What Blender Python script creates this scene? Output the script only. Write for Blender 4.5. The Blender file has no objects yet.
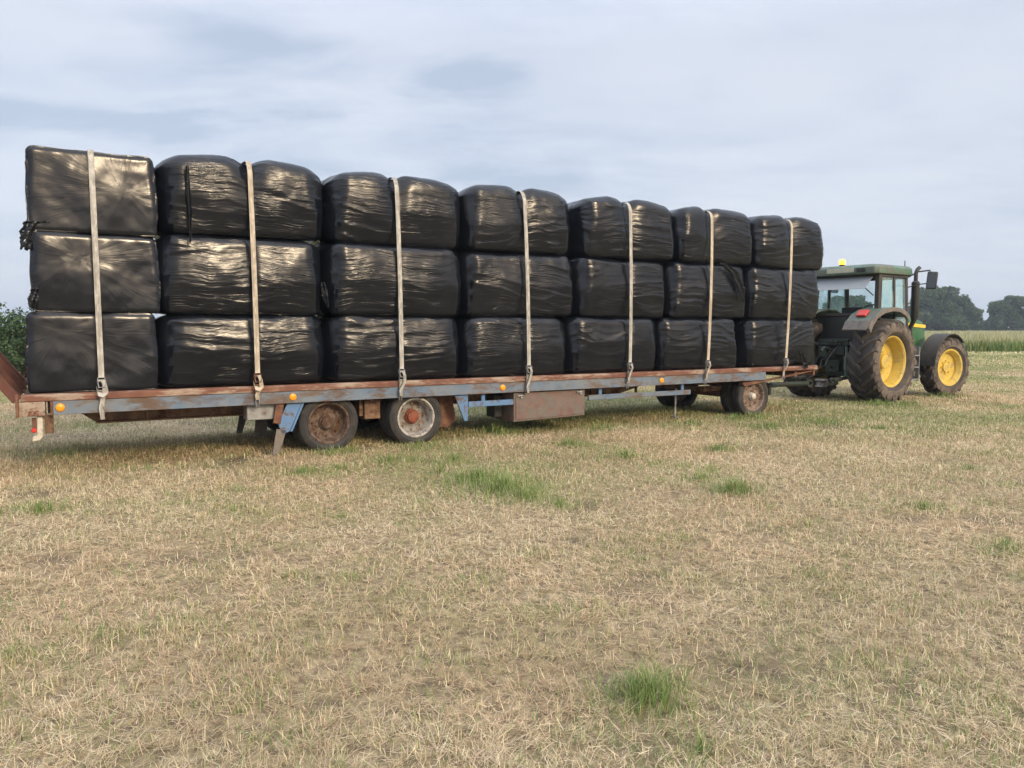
import bpy, bmesh, math, random
import numpy as np
from mathutils import Vector, Matrix
R = math.radians
random.seed(7)
rng = np.random.default_rng(11)
scene = bpy.context.scene
COL = scene.collection

# ------------------------------------------------------------------ camera
F = 769.0
PITCH = math.atan(56.0 / F)
CAM = Vector((0, 0, 1.6))
cam_d = bpy.data.cameras.new("camera")
cam_d.sensor_width = 36.0
cam_d.lens = F / 1024 * 36.0
cam_d.clip_start = 0.05
cam_d.clip_end = 9000
cam = bpy.data.objects.new("camera", cam_d)
cam.location = CAM
cam.rotation_euler = (math.pi / 2 - PITCH, 0, 0)
COL.objects.link(cam)
scene.camera = cam

YAW = R(30.4)
U = Vector((math.cos(YAW), math.sin(YAW), 0))
V = Vector((-math.sin(YAW), math.cos(YAW), 0))
ORG = Vector((-2.33, 9.85, 0))

def ray(px, py):
    x = (px - 512) / F; y = -(py - 384) / F
    return Vector((x, math.cos(PITCH) + y * math.sin(PITCH), y * math.cos(PITCH) - math.sin(PITCH)))

def on_side(px, py, v=0.0):
    """photo point -> (s, z) on the vertical plane at offset v along the trailer"""
    d = ray(px, py)
    o = ORG + V * v
    t = (o - CAM).dot(V) / d.dot(V)
    p = CAM + d * t
    return (p - ORG).dot(U), p.z

def on_ground(px, py, z=0.0):
    d = ray(px, py)
    t = (z - CAM.z) / d.z
    return CAM + d * t

# ------------------------------------------------------------------ noise
def _hash(ix, iy, iz, seed):
    h = (ix.astype(np.uint32) * np.uint32(374761393) + iy.astype(np.uint32) * np.uint32(668265263)
         + iz.astype(np.uint32) * np.uint32(2147483647 ^ 0x5bd1e995) + np.uint32(seed * 1013904223 & 0xffffffff))
    h = (h ^ (h >> np.uint32(13))) * np.uint32(1274126177)
    h = (h ^ (h >> np.uint32(16))) * np.uint32(2246822519)
    h = h ^ (h >> np.uint32(15))
    return (h & np.uint32(0xffffff)).astype(np.float64) / float(0xffffff)

def noise3(x, y, z, seed=0):
    """smooth value noise in -1..1"""
    x = np.asarray(x, float); y = np.asarray(y, float) + 0 * x; z = np.asarray(z, float) + 0 * x
    ix = np.floor(x).astype(np.int64); iy = np.floor(y).astype(np.int64); iz = np.floor(z).astype(np.int64)
    fx = x - ix; fy = y - iy; fz = z - iz
    fx = fx * fx * (3 - 2 * fx); fy = fy * fy * (3 - 2 * fy); fz = fz * fz * (3 - 2 * fz)
    r = 0
    for a in (0, 1):
        for b in (0, 1):
            for c in (0, 1):
                w = (fx if a else 1 - fx) * (fy if b else 1 - fy) * (fz if c else 1 - fz)
                r = r + w * _hash(ix + a, iy + b, iz + c, seed)
    return r * 2 - 1

def fbm(x, y, z=0.0, seed=0, octv=3):
    r = 0; a = 1.0; t = 0
    x = np.asarray(x, float); y = np.asarray(y, float); z = np.asarray(z, float)
    for k in range(octv):
        r = r + a * noise3(x * 2 ** k, y * 2 ** k, z * 2 ** k, seed + k * 17)
        t += a; a *= 0.5
    return r / t

# ------------------------------------------------------------------ objects
def tag(o, label=None, cat=None, group=None, kind=None):
    if label: o["label"] = label
    if cat: o["category"] = cat
    if group: o["group"] = group
    if kind: o["kind"] = kind
    return o

def empty(name, loc=(0, 0, 0), rz=0.0):
    o = bpy.data.objects.new(name, None)
    o.empty_display_size = 0.3
    o.location = loc; o.rotation_euler = (0, 0, rz)
    COL.objects.link(o)
    return o

def mesh_np(name, verts, faces_flat, starts, totals, material, smooth=True):
    me = bpy.data.meshes.new(name)
    me.vertices.add(len(verts))
    me.vertices.foreach_set("co", np.asarray(verts, np.float32).ravel())
    me.loops.add(len(faces_flat))
    me.loops.foreach_set("vertex_index", np.asarray(faces_flat, np.int32))
    me.polygons.add(len(starts))
    me.polygons.foreach_set("loop_start", np.asarray(starts, np.int32))
    me.polygons.foreach_set("loop_total", np.asarray(totals, np.int32))
    me.polygons.foreach_set("use_smooth", np.full(len(starts), smooth, dtype=bool))
    if material: me.materials.append(material)
    me.update(calc_edges=True)
    me.validate()
    return me

class MB:
    """collects shapes and links them as ONE mesh object"""
    def __init__(s):
        s.bm = bmesh.new(); s.M = Matrix.Identity(4)
    def _v(s, p): return s.bm.verts.new(s.M @ Vector(p))
    def _f(s, vs):
        try: return s.bm.faces.new(vs)
        except ValueError: return None
    def box(s, lo, hi, rot=None):
        m = s.M
        if rot is not None:
            c = (Vector(lo) + Vector(hi)) / 2
            s.M = m @ Matrix.Translation(c) @ rot.to_4x4() @ Matrix.Translation(-c)
        v = [s._v((x, y, z)) for x in (lo[0], hi[0]) for y in (lo[1], hi[1]) for z in (lo[2], hi[2])]
        for f in ((0, 1, 3, 2), (4, 6, 7, 5), (0, 4, 5, 1), (2, 3, 7, 6), (0, 2, 6, 4), (1, 5, 7, 3)):
            s._f([v[i] for i in f])
        s.M = m
        return s
    def prism(s, prof, y0, y1, axis='y'):
        """profile (a,b) extruded: axis y -> (x,z), axis x -> (y,z), axis z -> (x,y)"""
        def P(a, b, t):
            return (a, t, b) if axis == 'y' else (t, a, b) if axis == 'x' else (a, b, t)
        A = [s._v(P(a, b, y0)) for a, b in prof]; B = [s._v(P(a, b, y1)) for a, b in prof]
        n = len(prof)
        s._f(A); s._f(B[::-1])
        for i in range(n):
            j = (i + 1) % n
            s._f([A[i], B[i], B[j], A[j]])
        return s
    def tube(s, pts, r, n=10, cap=True):
        pts = [Vector(p) for p in pts]
        rr = r if isinstance(r, (list, tuple)) else [r] * len(pts)
        rings = []
        prev = None
        for i, p in enumerate(pts):
            d = (pts[min(i + 1, len(pts) - 1)] - pts[max(i - 1, 0)])
            if d.length < 1e-9: d = Vector((0, 0, 1))
            d.normalize()
            if prev is None:
                a = Vector((0, 0, 1)) if abs(d.z) < .9 else Vector((1, 0, 0))
                e1 = d.cross(a).normalized()
            else:
                e1 = (prev - d * prev.dot(d)).normalized()
            prev = e1
            e2 = d.cross(e1)
            rings.append([s._v(p + (e1 * math.cos(2 * math.pi * k / n) + e2 * math.sin(2 * math.pi * k / n)) * rr[i]) for k in range(n)])
        for a, b in zip(rings, rings[1:]):
            for k in range(n):
                s._f([a[k], a[(k + 1) % n], b[(k + 1) % n], b[k]])
        if cap:
            s._f(rings[0][::-1]); s._f(rings[-1])
        return s
    def lathe(s, prof, n=40, c=(0, 0, 0), closed=False):
        """profile (r, y) turned about the y axis through c"""
        rings = []
        for r, y in prof:
            if r < 1e-6:
                rings.append([s._v((c[0], c[1] + y, c[2]))])
            else:
                rings.append([s._v((c[0] + r * math.cos(2 * math.pi * k / n), c[1] + y, c[2] + r * math.sin(2 * math.pi * k / n))) for k in range(n)])
        pairs = list(zip(rings, rings[1:]))
        if closed: pairs.append((rings[-1], rings[0]))
        for a, b in pairs:
            for k in range(n):
                k2 = (k + 1) % n
                if len(a) == 1 and len(b) == 1: continue
                if len(a) == 1: s._f([a[0], b[k2], b[k]])
                elif len(b) == 1: s._f([a[k], a[k2], b[0]])
                else: s._f([a[k], a[k2], b[k2], b[k]])
        return s
    def ribbon(s, pts, w, wdir, t=0.004):
        """flat strap of width w (along wdir) and thickness t following pts"""
        pts = [Vector(p) for p in pts]; wd = Vector(wdir).normalized()
        rings = []
        for i, p in enumerate(pts):
            d = (pts[min(i + 1, len(pts) - 1)] - pts[max(i - 1, 0)]).normalized()
            nrm = d.cross(wd).normalized()
            rings.append([s._v(p + wd * a + nrm * b) for a, b in ((-w / 2, -t / 2), (w / 2, -t / 2), (w / 2, t / 2), (-w / 2, t / 2))])
        for a, b in zip(rings, rings[1:]):
            for k in range(4): s._f([a[k], a[(k + 1) % 4], b[(k + 1) % 4], b[k]])
        s._f(rings[0][::-1]); s._f(rings[-1])
        return s
    def build(s, name, material, parent=None, bevel=0.0, smooth=True, angle=35, seg=2, loc=None):
        bmesh.ops.recalc_face_normals(s.bm, faces=s.bm.faces)
        me = bpy.data.meshes.new(name)
        s.bm.to_mesh(me); s.bm.free()
        me.materials.append(material)
        o = bpy.data.objects.new(name, me)
        COL.objects.link(o)
        if parent: o.parent = parent
        if loc is not None: o.location = loc
        if bevel > 0:
            b = o.modifiers.new("bevel", 'BEVEL'); b.width = bevel; b.segments = seg; b.limit_method = 'ANGLE'; b.angle_limit = R(40)
        if smooth:
            for p in me.polygons: p.use_smooth = True
            try: me.set_sharp_from_angle(angle=R(angle))
            except Exception: pass
        return o

# ------------------------------------------------------------------ materials
def new_mat(name):
    m = bpy.data.materials.new(name); m.use_nodes = True
    nt = m.node_tree
    bs = nt.nodes["Principled BSDF"]
    return m, nt, bs

def N(nt, typ, **kw):
    n = nt.nodes.new(typ)
    for k, v in kw.items():
        if k.startswith('i_'):
            n.inputs[k[2:].replace('_', ' ')].default_value = v
        else: setattr(n, k, v)
    return n

def ramp(nt, src, stops):
    r = nt.nodes.new('ShaderNodeValToRGB')
    el = r.color_ramp.elements
    while len(el) < len(stops): el.new(0.5)
    for e, (p, c) in zip(el, stops):
        e.position = p; e.color = (*c, 1) if len(c) == 3 else c
    nt.links.new(src, r.inputs[0])
    return r.outputs[0]

def mix(nt, fac, a, b, mode='MIX'):
    m = nt.nodes.new('ShaderNodeMix'); m.data_type = 'RGBA'; m.blend_type = mode
    for sock, val in ((m.inputs['Factor'], fac), (m.inputs[6], a), (m.inputs[7], b)):
        if isinstance(val, bpy.types.NodeSocket): nt.links.new(val, sock)
        elif isinstance(val, (int, float)): sock.default_value = val
        else: sock.default_value = (*val, 1)
    return m.outputs[2]

def math_n(nt, op, a, b=0.0, clamp=False):
    m = nt.nodes.new('ShaderNodeMath'); m.operation = op; m.use_clamp = clamp
    for i, v in enumerate((a, b)):
        if isinstance(v, bpy.types.NodeSocket): nt.links.new(v, m.inputs[i])
        else: m.inputs[i].default_value = v
    return m.outputs[0]

def noise_n(nt, scale, detail=4, rough=.55, coord=None, vscale=None, distort=0.0, offset=None):
    n = nt.nodes.new('ShaderNodeTexNoise')
    n.inputs['Scale'].default_value = scale; n.inputs['Detail'].default_value = detail
    n.inputs['Roughness'].default_value = rough; n.inputs['Distortion'].default_value = distort
    if coord is None:
        tc = nt.nodes.new('ShaderNodeTexCoord'); coord = tc.outputs['Object']
    if vscale is not None or offset is not None:
        mp = nt.nodes.new('ShaderNodeMapping')
        if vscale is not None: mp.inputs['Scale'].default_value = vscale
        if offset is not None: nt.links.new(offset, mp.inputs['Location'])
        nt.links.new(coord, mp.inputs[0]); coord = mp.outputs[0]
    nt.links.new(coord, n.inputs['Vector'])
    return n.outputs['Fac']

def bump(nt, bs, h, strength=.3, dist=.01, prev=None):
    b = nt.nodes.new('ShaderNodeBump'); b.inputs['Strength'].default_value = strength; b.inputs['Distance'].default_value = dist
    nt.links.new(h, b.inputs['Height'])
    if prev is not None: nt.links.new(prev, b.inputs['Normal'])
    nt.links.new(b.outputs[0], bs.inputs['Normal'])
    return b.outputs[0]

def mat_worn(name, base, worn, amount=.5, rough=.6, scale=6.0, base2=None, stretch=(1, 1, 1), dust=None, metallic=0.0, bstr=.25):
    """paint or metal with patches of `worn` (rust, mud) and fine mottling"""
    m, nt, bs = new_mat(name)
    n1 = noise_n(nt, scale, 6, .62, vscale=stretch)
    n2 = noise_n(nt, scale * 5.3, 5, .6, vscale=stretch)
    n3 = noise_n(nt, scale * .7 + 3, 3, .5)
    b2 = base2 or tuple(c * .72 for c in base)
    base_c = mix(nt, ramp(nt, n3, [(.35, (0, 0, 0)), (.65, (1, 1, 1))]), base, b2)
    s = math_n(nt, 'ADD', math_n(nt, 'MULTIPLY', n1, .72), math_n(nt, 'MULTIPLY', n2, .28))
    t = .72 - .44 * amount
    fac = ramp(nt, s, [(max(0, t - .05), (0, 0, 0)), (min(1, t + .05), (1, 1, 1))])
    worn_c = mix(nt, n2, worn, tuple(c * .45 for c in worn))
    col = mix(nt, fac, base_c, worn_c)
    if dust:
        n4 = noise_n(nt, 2.1, 4, .6)
        col = mix(nt, math_n(nt, 'MULTIPLY', ramp(nt, n4, [(.3, (0, 0, 0)), (.75, (1, 1, 1))]), .55), col, dust)
    nt.links.new(col, bs.inputs['Base Color'])
    rr = math_n(nt, 'ADD', math_n(nt, 'MULTIPLY', fac, .25), rough, clamp=True)
    nt.links.new(rr, bs.inputs['Roughness'])
    bs.inputs['Metallic'].default_value = metallic
    bump(nt, bs, s, bstr, .006)
    return m

def mat_plain(name, col, rough=.5, metallic=0.0, var=.25, scale=9.0, emit=None, estr=0.0, transmission=0.0, spec=None):
    m, nt, bs = new_mat(name)
    n1 = noise_n(nt, scale, 5, .6)
    c = mix(nt, n1, tuple(x * (1 - var) for x in col), tuple(min(1, x * (1 + var)) for x in col))
    nt.links.new(c, bs.inputs['Base Color'])
    bs.inputs['Roughness'].default_value = rough; bs.inputs['Metallic'].default_value = metallic
    if emit:
        bs.inputs['Emission Color'].default_value = (*emit, 1); bs.inputs['Emission Strength'].default_value = estr
    if transmission: bs.inputs['Transmission Weight'].default_value = transmission
    return m

RUST = (.16, .062, .034)
MAT = {}
MAT['rust'] = mat_worn('rusty steel', (.145, .058, .033), (.27, .15, .09), .42, .75, 7, base2=(.09, .04, .028))
MAT['ramp'] = mat_worn('red brown ramp steel', (.105, .036, .026), (.16, .075, .05), .35, .8, 6, base2=(.07, .028, .022))
MAT['rail'] = mat_worn('worn rusty rail', (.16, .068, .04), (.42, .33, .26), .40, .7, 5, base2=(.12, .045, .03), stretch=(.45, 2, 2))
MAT['blue'] = mat_worn('faded blue paint', (.07, .135, .225), (.13, .08, .055), .47, .55, 4, base2=(.12, .165, .22), stretch=(.5, 1.5, 1.5), dust=(.19, .18, .165))
MAT['brightblue'] = mat_worn('bright blue paint', (.075, .175, .36), (.15, .09, .06), .36, .5, 9, base2=(.10, .19, .33))
MAT['beam'] = mat_worn('brown chassis steel', (.22, .135, .08), (.12, .06, .04), .4, .8, 5, base2=(.12, .07, .045))
MAT['plank'] = mat_worn('weathered deck boards', (.20, .15, .11), (.11, .07, .05), .5, .9, 5, stretch=(.3, 4, 1))
MAT['endblock'] = mat_worn('worn pale end plate', (.34, .27, .21), (.17, .065, .04), .48, .75, 8)
MAT['box'] = mat_worn('rusted tool box plate', (.165, .115, .10), (.20, .175, .155), .5, .8, 6, base2=(.13, .075, .06))
MAT['galv'] = mat_worn('galvanised grey steel', (.30, .31, .32), (.2, .14, .1), .3, .5, 9, metallic=.35)
MAT['flap'] = mat_worn('grey rubber flap', (.13, .13, .13), (.24, .21, .18), .5, .8, 8)
MAT['black'] = mat_plain('black painted metal', (.018, .02, .019), .5)
MAT['blackplastic'] = mat_worn('dusty black plastic', (.03, .03, .03), (.075, .065, .055), .5, .55, 5)
MAT['truck_rubber'] = mat_worn('trailer tyre rubber', (.028, .028, .029), (.085, .077, .068), .45, .75, 7)
MAT['tractor_rubber'] = mat_worn('tractor tread rubber', (.045, .041, .04), (.11, .095, .08), .45, .8, 5)
MAT['sidewall'] = mat_worn('dusty tyre sidewall', (.145, .118, .098), (.085, .07, .06), .45, .85, 4)
MAT['rim_rust'] = mat_worn('rusty brown rim', (.155, .115, .09), (.10, .055, .035), .5, .8, 12)
MAT['rim_white'] = mat_worn('chalky white rim', (.48, .47, .44), (.26, .22, .19), .42, .6, 12)
MAT['rim_grey'] = mat_worn('grey wheel disc', (.24, .235, .22), (.2, .12, .08), .45, .7, 12)
MAT['rim_tan'] = mat_worn('tan brown rim', (.25, .19, .15), (.14, .085, .06), .45, .7, 12)
MAT['hub_red'] = mat_worn('red oxide hub', (.25, .07, .035), (.14, .05, .03), .4, .7, 16)
MAT['hub_pale'] = mat_plain('pale hub cap', (.5, .47, .42), .5)
MAT['rim_yellow'] = mat_worn('yellow tractor rim', (.60, .42, .035), (.36, .27, .12), .34, .5, 6, base2=(.50, .35, .04), dust=(.50, .41, .2))
MAT['green'] = mat_worn('tractor green paint', (.038, .12, .075), (.11, .135, .105), .5, .42, 4, base2=(.045, .135, .09), dust=(.2, .21, .18))
MAT['brightgreen'] = mat_worn('bonnet green paint', (.035, .135, .04), (.06, .13, .06), .4, .35, 4)
MAT['dkgreen'] = mat_worn('oily dark green castings', (.012, .03, .02), (.035, .036, .028), .5, .55, 8)
MAT['stripe'] = mat_plain('yellow stripe', (.75, .5, .05), .4)
MAT['decal'] = mat_plain('pale roof panel', (.42, .42, .32), .5)
MAT['amber'] = mat_plain('amber reflector', (.80, .30, .01), .3, var=.12)
MAT['red'] = mat_plain('red lamp lens', (.50, .03, .02), .25, var=.1)
MAT['beacon'] = mat_plain('lit amber beacon', (.9, .45, .05), .2, emit=(1, .42, .04), estr=2.2)
MAT['whitepl'] = mat_worn('dirty white plastic', (.62, .58, .50), (.42, .36, .28), .35, .5, 14)
MAT['webbing'] = mat_worn('grey polyester webbing', (.47, .465, .435), (.35, .335, .30), .5, .7, 18, stretch=(1, 1, .15))
MAT['webbing_tan'] = mat_worn('sun faded tan webbing', (.53, .475, .385), (.43, .37, .29), .5, .7, 18, stretch=(1, 1, .15))
MAT['seat'] = mat_plain('black seat fabric', (.02, .022, .024), .8)
MAT['hose'] = mat_plain('black hydraulic hose', (.02, .02, .022), .8)
MAT['bark'] = mat_worn('bark', (.09, .07, .05), (.05, .04, .03), .5, .9, 6)
MAT['sky_grey_pane'] = mat_plain('rear pane painted sky grey', (.25, .27, .29), .4, var=.1)  # flat grey paints the sky's reflection onto the open rear window

def mat_glass(name, tint=(.75, .86, .86), alpha=.3, rough=.03):
    m, nt, bs = new_mat(name)
    nt.nodes.remove(bs)
    out = nt.nodes['Material Output']
    tr = N(nt, 'ShaderNodeBsdfTransparent'); tr.inputs[0].default_value = (*tint, 1)
    gl = N(nt, 'ShaderNodeBsdfGlossy'); gl.inputs['Roughness'].default_value = rough; gl.inputs[0].default_value = (.9, .95, .95, 1)
    df = N(nt, 'ShaderNodeBsdfDiffuse'); df.inputs[0].default_value = (.46, .58, .58, 1)  # teal veil: dust that also paints in the bright sky behind the panes
    fr = N(nt, 'ShaderNodeFresnel'); fr.inputs[0].default_value = 1.5
    dirt_sky = ramp(nt, noise_n(nt, 3.5, 5, .6), [(.3, (.02, .02, .02)), (.8, (alpha, alpha, alpha))])
    m1 = N(nt, 'ShaderNodeMixShader'); m2 = N(nt, 'ShaderNodeMixShader')
    nt.links.new(dirt_sky, m1.inputs[0]); nt.links.new(tr.outputs[0], m1.inputs[1]); nt.links.new(df.outputs[0], m1.inputs[2])
    geo = N(nt, 'ShaderNodeNewGeometry')
    nt.links.new(math_n(nt, 'MULTIPLY', fr.outputs[0], math_n(nt, 'SUBTRACT', 1.0, geo.outputs['Backfacing'])), m2.inputs[0]); nt.links.new(m1.outputs[0], m2.inputs[1]); nt.links.new(gl.outputs[0], m2.inputs[2])
    nt.links.new(m2.outputs[0], out.inputs[0])
    return m
MAT['glass'] = mat_glass('cab glass', (.90, .965, .96), .12)
MAT['sideglass'] = mat_glass('dusty side glass with painted sky', (.84, .955, .95), .42)  # stronger veil, its colour stands for sky seen through the cab
MAT['mirrorglass'] = mat_plain('mirror glass', (.10, .11, .12), .12, metallic=.6, var=.05)

def mat_film(name='black stretch film'):
    m, nt, bs = new_mat(name)
    tc = N(nt, 'ShaderNodeTexCoord')
    obj = tc.outputs['Object']
    oi = N(nt, 'ShaderNodeObjectInfo')
    mul = N(nt, 'ShaderNodeVectorMath', operation='SCALE'); mul.inputs[0].default_value = (17, 29, 41)
    nt.links.new(oi.outputs['Random'], mul.inputs['Scale'])
    off = mul.outputs[0]
    # wrap direction: streaks run along the length on the sides, radiate on the ends
    at_end = N(nt, 'ShaderNodeAttribute'); at_end.attribute_name = 'endness'
    endf = at_end.outputs['Fac']
    at_rad = N(nt, 'ShaderNodeAttribute'); at_rad.attribute_name = 'radial'
    rad = at_rad.outputs['Vector']
    warp = noise_n(nt, 1.6, 2, .5, coord=obj, offset=off)
    sep = N(nt, 'ShaderNodeSeparateXYZ'); nt.links.new(obj, sep.inputs[0])
    wz = math_n(nt, 'ADD', sep.outputs[2], math_n(nt, 'MULTIPLY', warp, .22))
    cmb = N(nt, 'ShaderNodeCombineXYZ')
    nt.links.new(sep.outputs[0], cmb.inputs[0]); nt.links.new(sep.outputs[1], cmb.inputs[1]); nt.links.new(wz, cmb.inputs[2])
    side = cmb.outputs[0]
    def streak(vs_side, vs_end, detail, rough, dist=0.0):
        a = noise_n(nt, 1.0, detail, rough, coord=side, vscale=vs_side, offset=off, distort=dist)
        b = noise_n(nt, 1.0, detail, rough, coord=rad, vscale=vs_end, offset=off, distort=dist)
        mx = N(nt, 'ShaderNodeMix'); mx.data_type = 'FLOAT'
        nt.links.new(endf, mx.inputs[0]); nt.links.new(a, mx.inputs[2]); nt.links.new(b, mx.inputs[3])
        return mx.outputs[0]
    h1 = streak((.8, .8, 13), (15, 15, 2.2), 3, .5, .15)
    h2 = streak((2.0, 2.0, 52), (26, 26, 3), 3, .55, .12)
    h3 = streak((5, 5, 150), (60, 60, 7), 2, .5, .1)
    lumps = noise_n(nt, 5.5, 3, .5, coord=obj, offset=off)
    fine = noise_n(nt, 26, 4, .6, coord=obj, offset=off)
    ridge = math_n(nt, 'ABSOLUTE', math_n(nt, 'SUBTRACT', h1, .5))
    ridge2 = math_n(nt, 'ABSOLUTE', math_n(nt, 'SUBTRACT', h2, .5))
    area = ramp(nt, noise_n(nt, 2.4, 2, .5, coord=obj, offset=off), [(.40, (.2, .2, .2)), (.60, (1, 1, 1))])
    # overlapping turns of film: every turn lies at a slight tilt and ends in an edge
    turn = math_n(nt, 'FRACT', math_n(nt, 'ADD', math_n(nt, 'MULTIPLY', wz, 4.3), math_n(nt, 'ADD', math_n(nt, 'MULTIPLY', oi.outputs['Random'], 9.0), math_n(nt, 'MULTIPLY', math_n(nt, 'MULTIPLY', sep.outputs[0], .22), math_n(nt, 'SUBTRACT', oi.outputs['Random'], .3)))))
    turn = math_n(nt, 'MULTIPLY', turn, math_n(nt, 'SUBTRACT', 1.0, endf))
    b0 = N(nt, 'ShaderNodeBump'); b0.inputs['Strength'].default_value = .9; b0.inputs['Distance'].default_value = .03
    nt.links.new(turn, b0.inputs['Height'])
    b1 = N(nt, 'ShaderNodeBump'); nt.links.new(b0.outputs[0], b1.inputs['Normal']); b1.inputs['Strength'].default_value = .5; b1.inputs['Distance'].default_value = .050
    area = math_n(nt, 'MULTIPLY', area, math_n(nt, 'SUBTRACT', 1.0, math_n(nt, 'MULTIPLY', endf, .89)))
    nt.links.new(math_n(nt, 'MULTIPLY', ridge, area), b1.inputs['Height'])
    b2 = N(nt, 'ShaderNodeBump'); b2.inputs['Strength'].default_value = .46; b2.inputs['Distance'].default_value = .020
    nt.links.new(math_n(nt, 'MULTIPLY', ridge2, area), b2.inputs['Height']); nt.links.new(b1.outputs[0], b2.inputs['Normal'])
    b3 = N(nt, 'ShaderNodeBump'); b3.inputs['Strength'].default_value = .2; b3.inputs['Distance'].default_value = .006
    nt.links.new(math_n(nt, 'MULTIPLY', h3, math_n(nt, 'SUBTRACT', 1.0, math_n(nt, 'MULTIPLY', endf, .5))), b3.inputs['Height']); nt.links.new(b2.outputs[0], b3.inputs['Normal'])
    b4 = N(nt, 'ShaderNodeBump'); b4.inputs['Strength'].default_value = .08; b4.inputs['Distance'].default_value = .012
    nt.links.new(math_n(nt, 'ADD', lumps, math_n(nt, 'MULTIPLY', fine, .25)), b4.inputs['Height']); nt.links.new(b3.outputs[0], b4.inputs['Normal'])
    nt.links.new(b4.outputs[0], bs.inputs['Normal'])
    dust = ramp(nt, noise_n(nt, 2.2, 5, .65, coord=obj, offset=off), [(.4, (0, 0, 0)), (.75, (1, 1, 1))])
    col = mix(nt, math_n(nt, 'MULTIPLY', dust, .55), (.0045, .0062, .0105), (.013, .015, .019))
    nt.links.new(col, bs.inputs['Base Color'])
    nt.links.new(math_n(nt, 'ADD', math_n(nt, 'MULTIPLY', dust, .12), .17), bs.inputs['Roughness'])
    bs.inputs['IOR'].default_value = 1.47
    return m
MAT['film'] = mat_film()

def mat_blades(name, rough=.75, trans=.25, spec=.2):
    m, nt, bs = new_mat(name)
    nt.nodes.remove(bs)
    out = nt.nodes['Material Output']
    at = N(nt, 'ShaderNodeAttribute'); at.attribute_name = 'tint'
    df = N(nt, 'ShaderNodeBsdfDiffuse'); tl = N(nt, 'ShaderNodeBsdfTranslucent')
    gl = N(nt, 'ShaderNodeBsdfGlossy'); gl.inputs['Roughness'].default_value = .45; gl.inputs[0].default_value = (.9, .9, .85, 1)
    nt.links.new(at.outputs['Color'], df.inputs[0]); nt.links.new(at.outputs['Color'], tl.inputs[0])
    m1 = N(nt, 'ShaderNodeMixShader'); m1.inputs[0].default_value = trans
    nt.links.new(df.outputs[0], m1.inputs[1]); nt.links.new(tl.outputs[0], m1.inputs[2])
    m2 = N(nt, 'ShaderNodeMixShader'); m2.inputs[0].default_value = spec * .2
    nt.links.new(m1.outputs[0], m2.inputs[1]); nt.links.new(gl.outputs[0], m2.inputs[2])
    nt.links.new(m2.outputs[0], out.inputs[0])
    return m
MAT['blades'] = mat_blades('grass blades')
MAT['leaf'] = mat_blades('leaves', trans=.2, spec=.1)

# ------------------------------------------------------------------ light and sky
SUN_AZ, SUN_EL = R(140), R(24)
SD = Vector((math.sin(SUN_AZ) * math.cos(SUN_EL), math.cos(SUN_AZ) * math.cos(SUN_EL), math.sin(SUN_EL)))
sun_d = bpy.data.lights.new("sun", 'SUN')
sun_d.energy = 1.9; sun_d.angle = R(11); sun_d.color = (1.0, .80, .54)
sun = bpy.data.objects.new("sun", sun_d)
sun.rotation_euler = SD.to_track_quat('Z', 'Y').to_euler()
sun.location = SD * 60
COL.objects.link(sun)

world = bpy.data.worlds.new("World"); scene.world = world
world.use_nodes = True
wt = world.node_tree
bg = wt.nodes['Background']
sky = wt.nodes.new('ShaderNodeTexSky'); sky.sky_type = 'NISHITA'; sky.sun_disc = False
sky.sun_elevation = SUN_EL; sky.sun_rotation = SUN_AZ; sky.dust_density = 2.0; sky.air_density = 1.0
tcw = wt.nodes.new('ShaderNodeTexCoord')
gen = tcw.outputs['Generated']
sp = wt.nodes.new('ShaderNodeSeparateXYZ'); wt.links.new(gen, sp.inputs[0])
zc = math_n(wt, 'ADD', math_n(wt, 'MAXIMUM', sp.outputs[2], 0.0), .16)
cx = math_n(wt, 'DIVIDE', sp.outputs[0], zc); cy = math_n(wt, 'DIVIDE', sp.outputs[1], zc)
cv = wt.nodes.new('ShaderNodeCombineXYZ'); wt.links.new(cx, cv.inputs[0]); wt.links.new(cy, cv.inputs[1])
cv.inputs[2].default_value = 3.7
def wn(scale, detail, rough, vs, dist=0.0):
    mp = wt.nodes.new('ShaderNodeMapping'); mp.inputs['Scale'].default_value = vs
    wt.links.new(cv.outputs[0], mp.inputs[0])
    n = wt.nodes.new('ShaderNodeTexNoise'); n.inputs['Scale'].default_value = scale
    n.inputs['Detail'].default_value = detail; n.inputs['Roughness'].default_value = rough; n.inputs['Distortion'].default_value = dist
    wt.links.new(mp.outputs[0], n.inputs['Vector']); return n.outputs['Fac']
c1 = wn(.62, 7, .55, (1, 1.25, 1), .5)
c2 = wn(1.7, 6, .6, (.8, 1.5, 1), .3)
c3 = wn(.33, 3, .5, (1, 1, 1))
dens = math_n(wt, 'ADD', math_n(wt, 'MULTIPLY', c1, .52), math_n(wt, 'MULTIPLY', c2, .48))
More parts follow.
